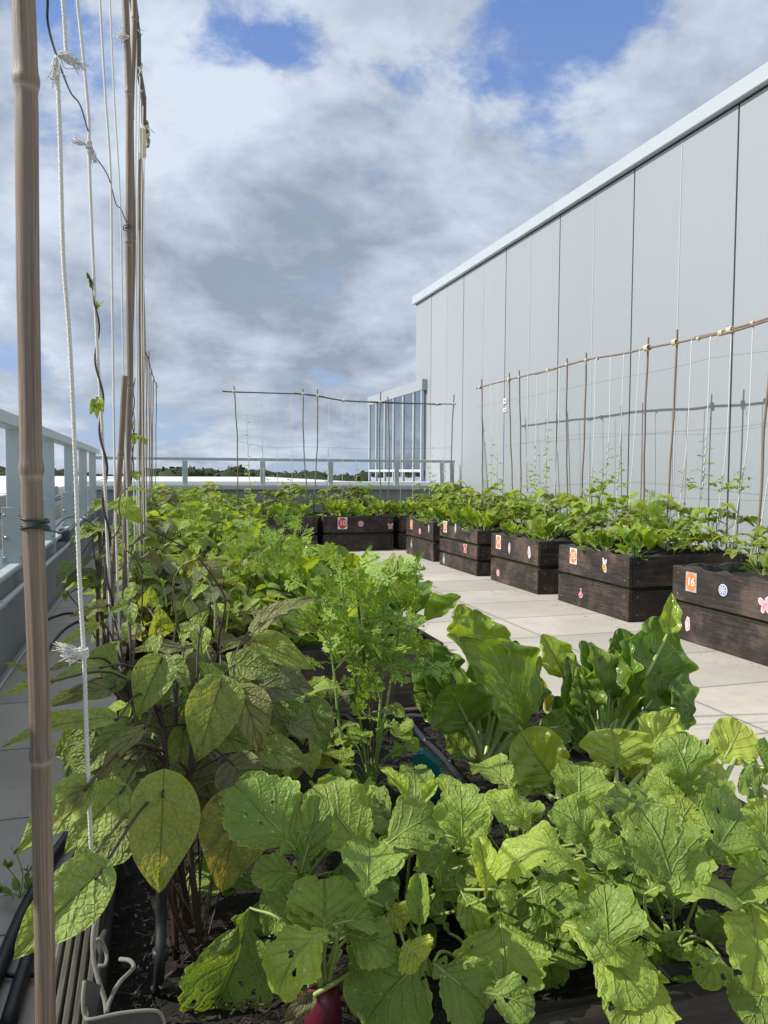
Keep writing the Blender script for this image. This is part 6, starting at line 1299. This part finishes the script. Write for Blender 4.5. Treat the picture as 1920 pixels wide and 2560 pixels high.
g.tube(bez([PY(266, 2535, .71), PY(275, 2500, .72), PY(300, 2455, .74), PY(333, 2420, .76), PY(325, 2402, .77), PY(300, 2398, .78)], 26), .0021, M['cord_dirty'], 7)
g.tube(bez([PY(240, 2350, .76), PY(252, 2350, .76), PY(266, 2385, .76), PY(263, 2412, .75), PY(245, 2415, .75)], 20), .0018, M['cord_dirty'], 7)
tag(g.obj('loose_cord'), 'dirty looped cord lying over the near corner of the planter', 'cord')
g = G(); p = PY(1775, 1862, 1.25); an = np.linspace(0, 6.28, 20); g.tube(p+np.stack([np.cos(an)*.008, 0*an, np.sin(an)*.011], 1), .003, M['hose'], 7); g.tube([p-[0, 0, .012], (p[0], p[1], .40)], .003, M['hose'], 6)
tag(g.obj('eyelet_peg'), 'small black eyelet peg at the right edge of the nearest planter', 'peg')
# bark chips
g = G()
x0, x1, y0, y1 = -.06, .93, .70, 1.68
for k_ in range(13000):
    y = y0+(y1-y0)*rg.rand()**1.3; x = rg.uniform(x0, x1); l = rg.uniform(.0012, .005)*(2.6 if rg.rand() < .06 else 1); w_ = l*rg.uniform(.15, .45); a = rg.rand()*3.14; tl = rg.normal(0, .35)
    d = np.array([math.cos(a), math.sin(a), tl])*l; s_ = np.array([-math.sin(a), math.cos(a), rg.normal(0, .3)])*w_; c = np.array([x, y, .412+rg.uniform(0, .012)]); n_ = np.array([0, 0, w_*.35])
    V_ = [c-d-s_, c-d+s_, c+d+s_*.6, c+d-s_*.6, c-d-s_+n_, c-d+s_+n_, c+d+s_*.6+n_, c+d-s_*.6+n_]; g.add(V_, [[4, 5, 6, 7], [0, 1, 5, 4], [1, 2, 6, 5], [2, 3, 7, 6], [3, 0, 4, 7]], M['chip'], None, (rg.rand()**4, .5, 0), False)
tag(g.obj('bark_mulch'), 'dark bark chips and fibres covering the compost', 'mulch', kind='stuff')
# hoses on the left paving
HG = 'black hoses on the left paving'
def hose(pts, r, label): g = G(); g.tube(bez(pts, 60), r, M['hose'], 10); tag(g.obj('garden_hose'), label, 'hose', HG)
hose([PZ(-60, 2560, .02), PZ(0, 2420, .02), PZ(60, 2280, .02), PZ(130, 2150, .02), PZ(190, 2050, .02), PZ(230, 1900, .02), PZ(240, 1780, .02)], .016, 'thick black hose running along the planter, outer of the pair')
hose([PZ(20, 2560, .02), PZ(70, 2400, .02), PZ(120, 2280, .02), PZ(175, 2180, .02), PZ(225, 2080, .02), PZ(250, 1950, .02), PZ(262, 1780, .02)], .016, 'thick black hose running along the planter, inner of the pair')
hose([PZ(0, 2435, .012), PZ(60, 2440, .012), PZ(120, 2425, .012), PZ(170, 2380, .012), PZ(200, 2340, .012)], .005, 'thin black tube crossing the paving at the bottom left')
hose([PZ(112, 1648, .01), PZ(130, 1610, .01), PZ(165, 1570, .01), PZ(215, 1548, .01), PZ(260, 1560, .01)], .007, 'thin black tube curving out from behind the near cane')
hose([PZ(112, 1552, .01), PZ(140, 1540, .01), PZ(175, 1533, .01), PZ(215, 1545, .01), PZ(245, 1600, .01)], .007, 'thin black tube curving nearest the parapet')
g = G(); p = PZ(186, 1905, .01); q = PZ(182, 1840, .01); g.tube([q+[0, .03, .06], p], .006, M['hose'], 8); g.tube([p-[.02, 0, 0], p+[.012, 0, 0]], .005, M['hose'], 8); tag(g.obj('garden_hose'), 'short straight black tube end behind the yellow bean leaf', 'hose', HG)
# weed by the hoses
t = thing('weed', 'small budding weed beside the black hoses at the left edge', 'weed', PZ(50, 2240, .01)); gs, gl = G(), G(); c = PZ(50, 2245, .01)
for (x, y) in ((15, 2165), (40, 2130), (70, 2180), (0, 2230)):
    e = PY(x, y, c[1]); gs.tube(bez([c, (c+e)/2+[.01, 0, 0], e], 8), .0012, M['stem_green'], 5)
    for k_ in range(4): d = unit(rg.normal(size=3)+[0, 0, .6]); blade(gl, e, e+d*.022, .006, 'bean', M['bean'], rg.normal(size=3), nu=6, nv=4, tint=(.2, .42, .1), seed=k_)
for k_ in range(6): d = unit([math.cos(k_), math.sin(k_), .5]); blade(gl, c+d*.02, c+d*.06, .010, 'bean', M['bean'], (0, 0, 1), nu=8, nv=4, tint=(.3, .5, 0), seed=k_)
gs.obj('stem', t); gl.obj('leaves', t)

# crumbs of soil and dead leaf bits on the paving
g = G()
for k_ in range(420):
    if rg.rand() < .6: x = 3.05-abs(rg.normal(0, .10))-.01; y = rg.uniform(2.6, 9)
    else: x = rg.uniform(1.05, 3.0); y = rg.uniform(1.2, 9)
    l = rg.uniform(.001, .004)*(2 if rg.rand() < .05 else 1); a = rg.rand()*3.14; d = np.array([math.cos(a), math.sin(a), 0])*l; s_ = np.array([-math.sin(a), math.cos(a), 0])*l*rg.uniform(.3, .8); c = np.array([x, y, .001]); h_ = np.array([0, 0, l*.5])
    g.add([c-d-s_, c-d+s_, c+d+s_, c+d-s_, c+h_], [[0, 1, 4], [1, 2, 4], [2, 3, 4], [3, 0, 4]], M['chip'], None, (rg.rand()**2, .5, 0), False)
tag(g.obj('soil_crumbs'), 'dark soil crumbs and leaf bits scattered over the paving', 'debris', kind='stuff')
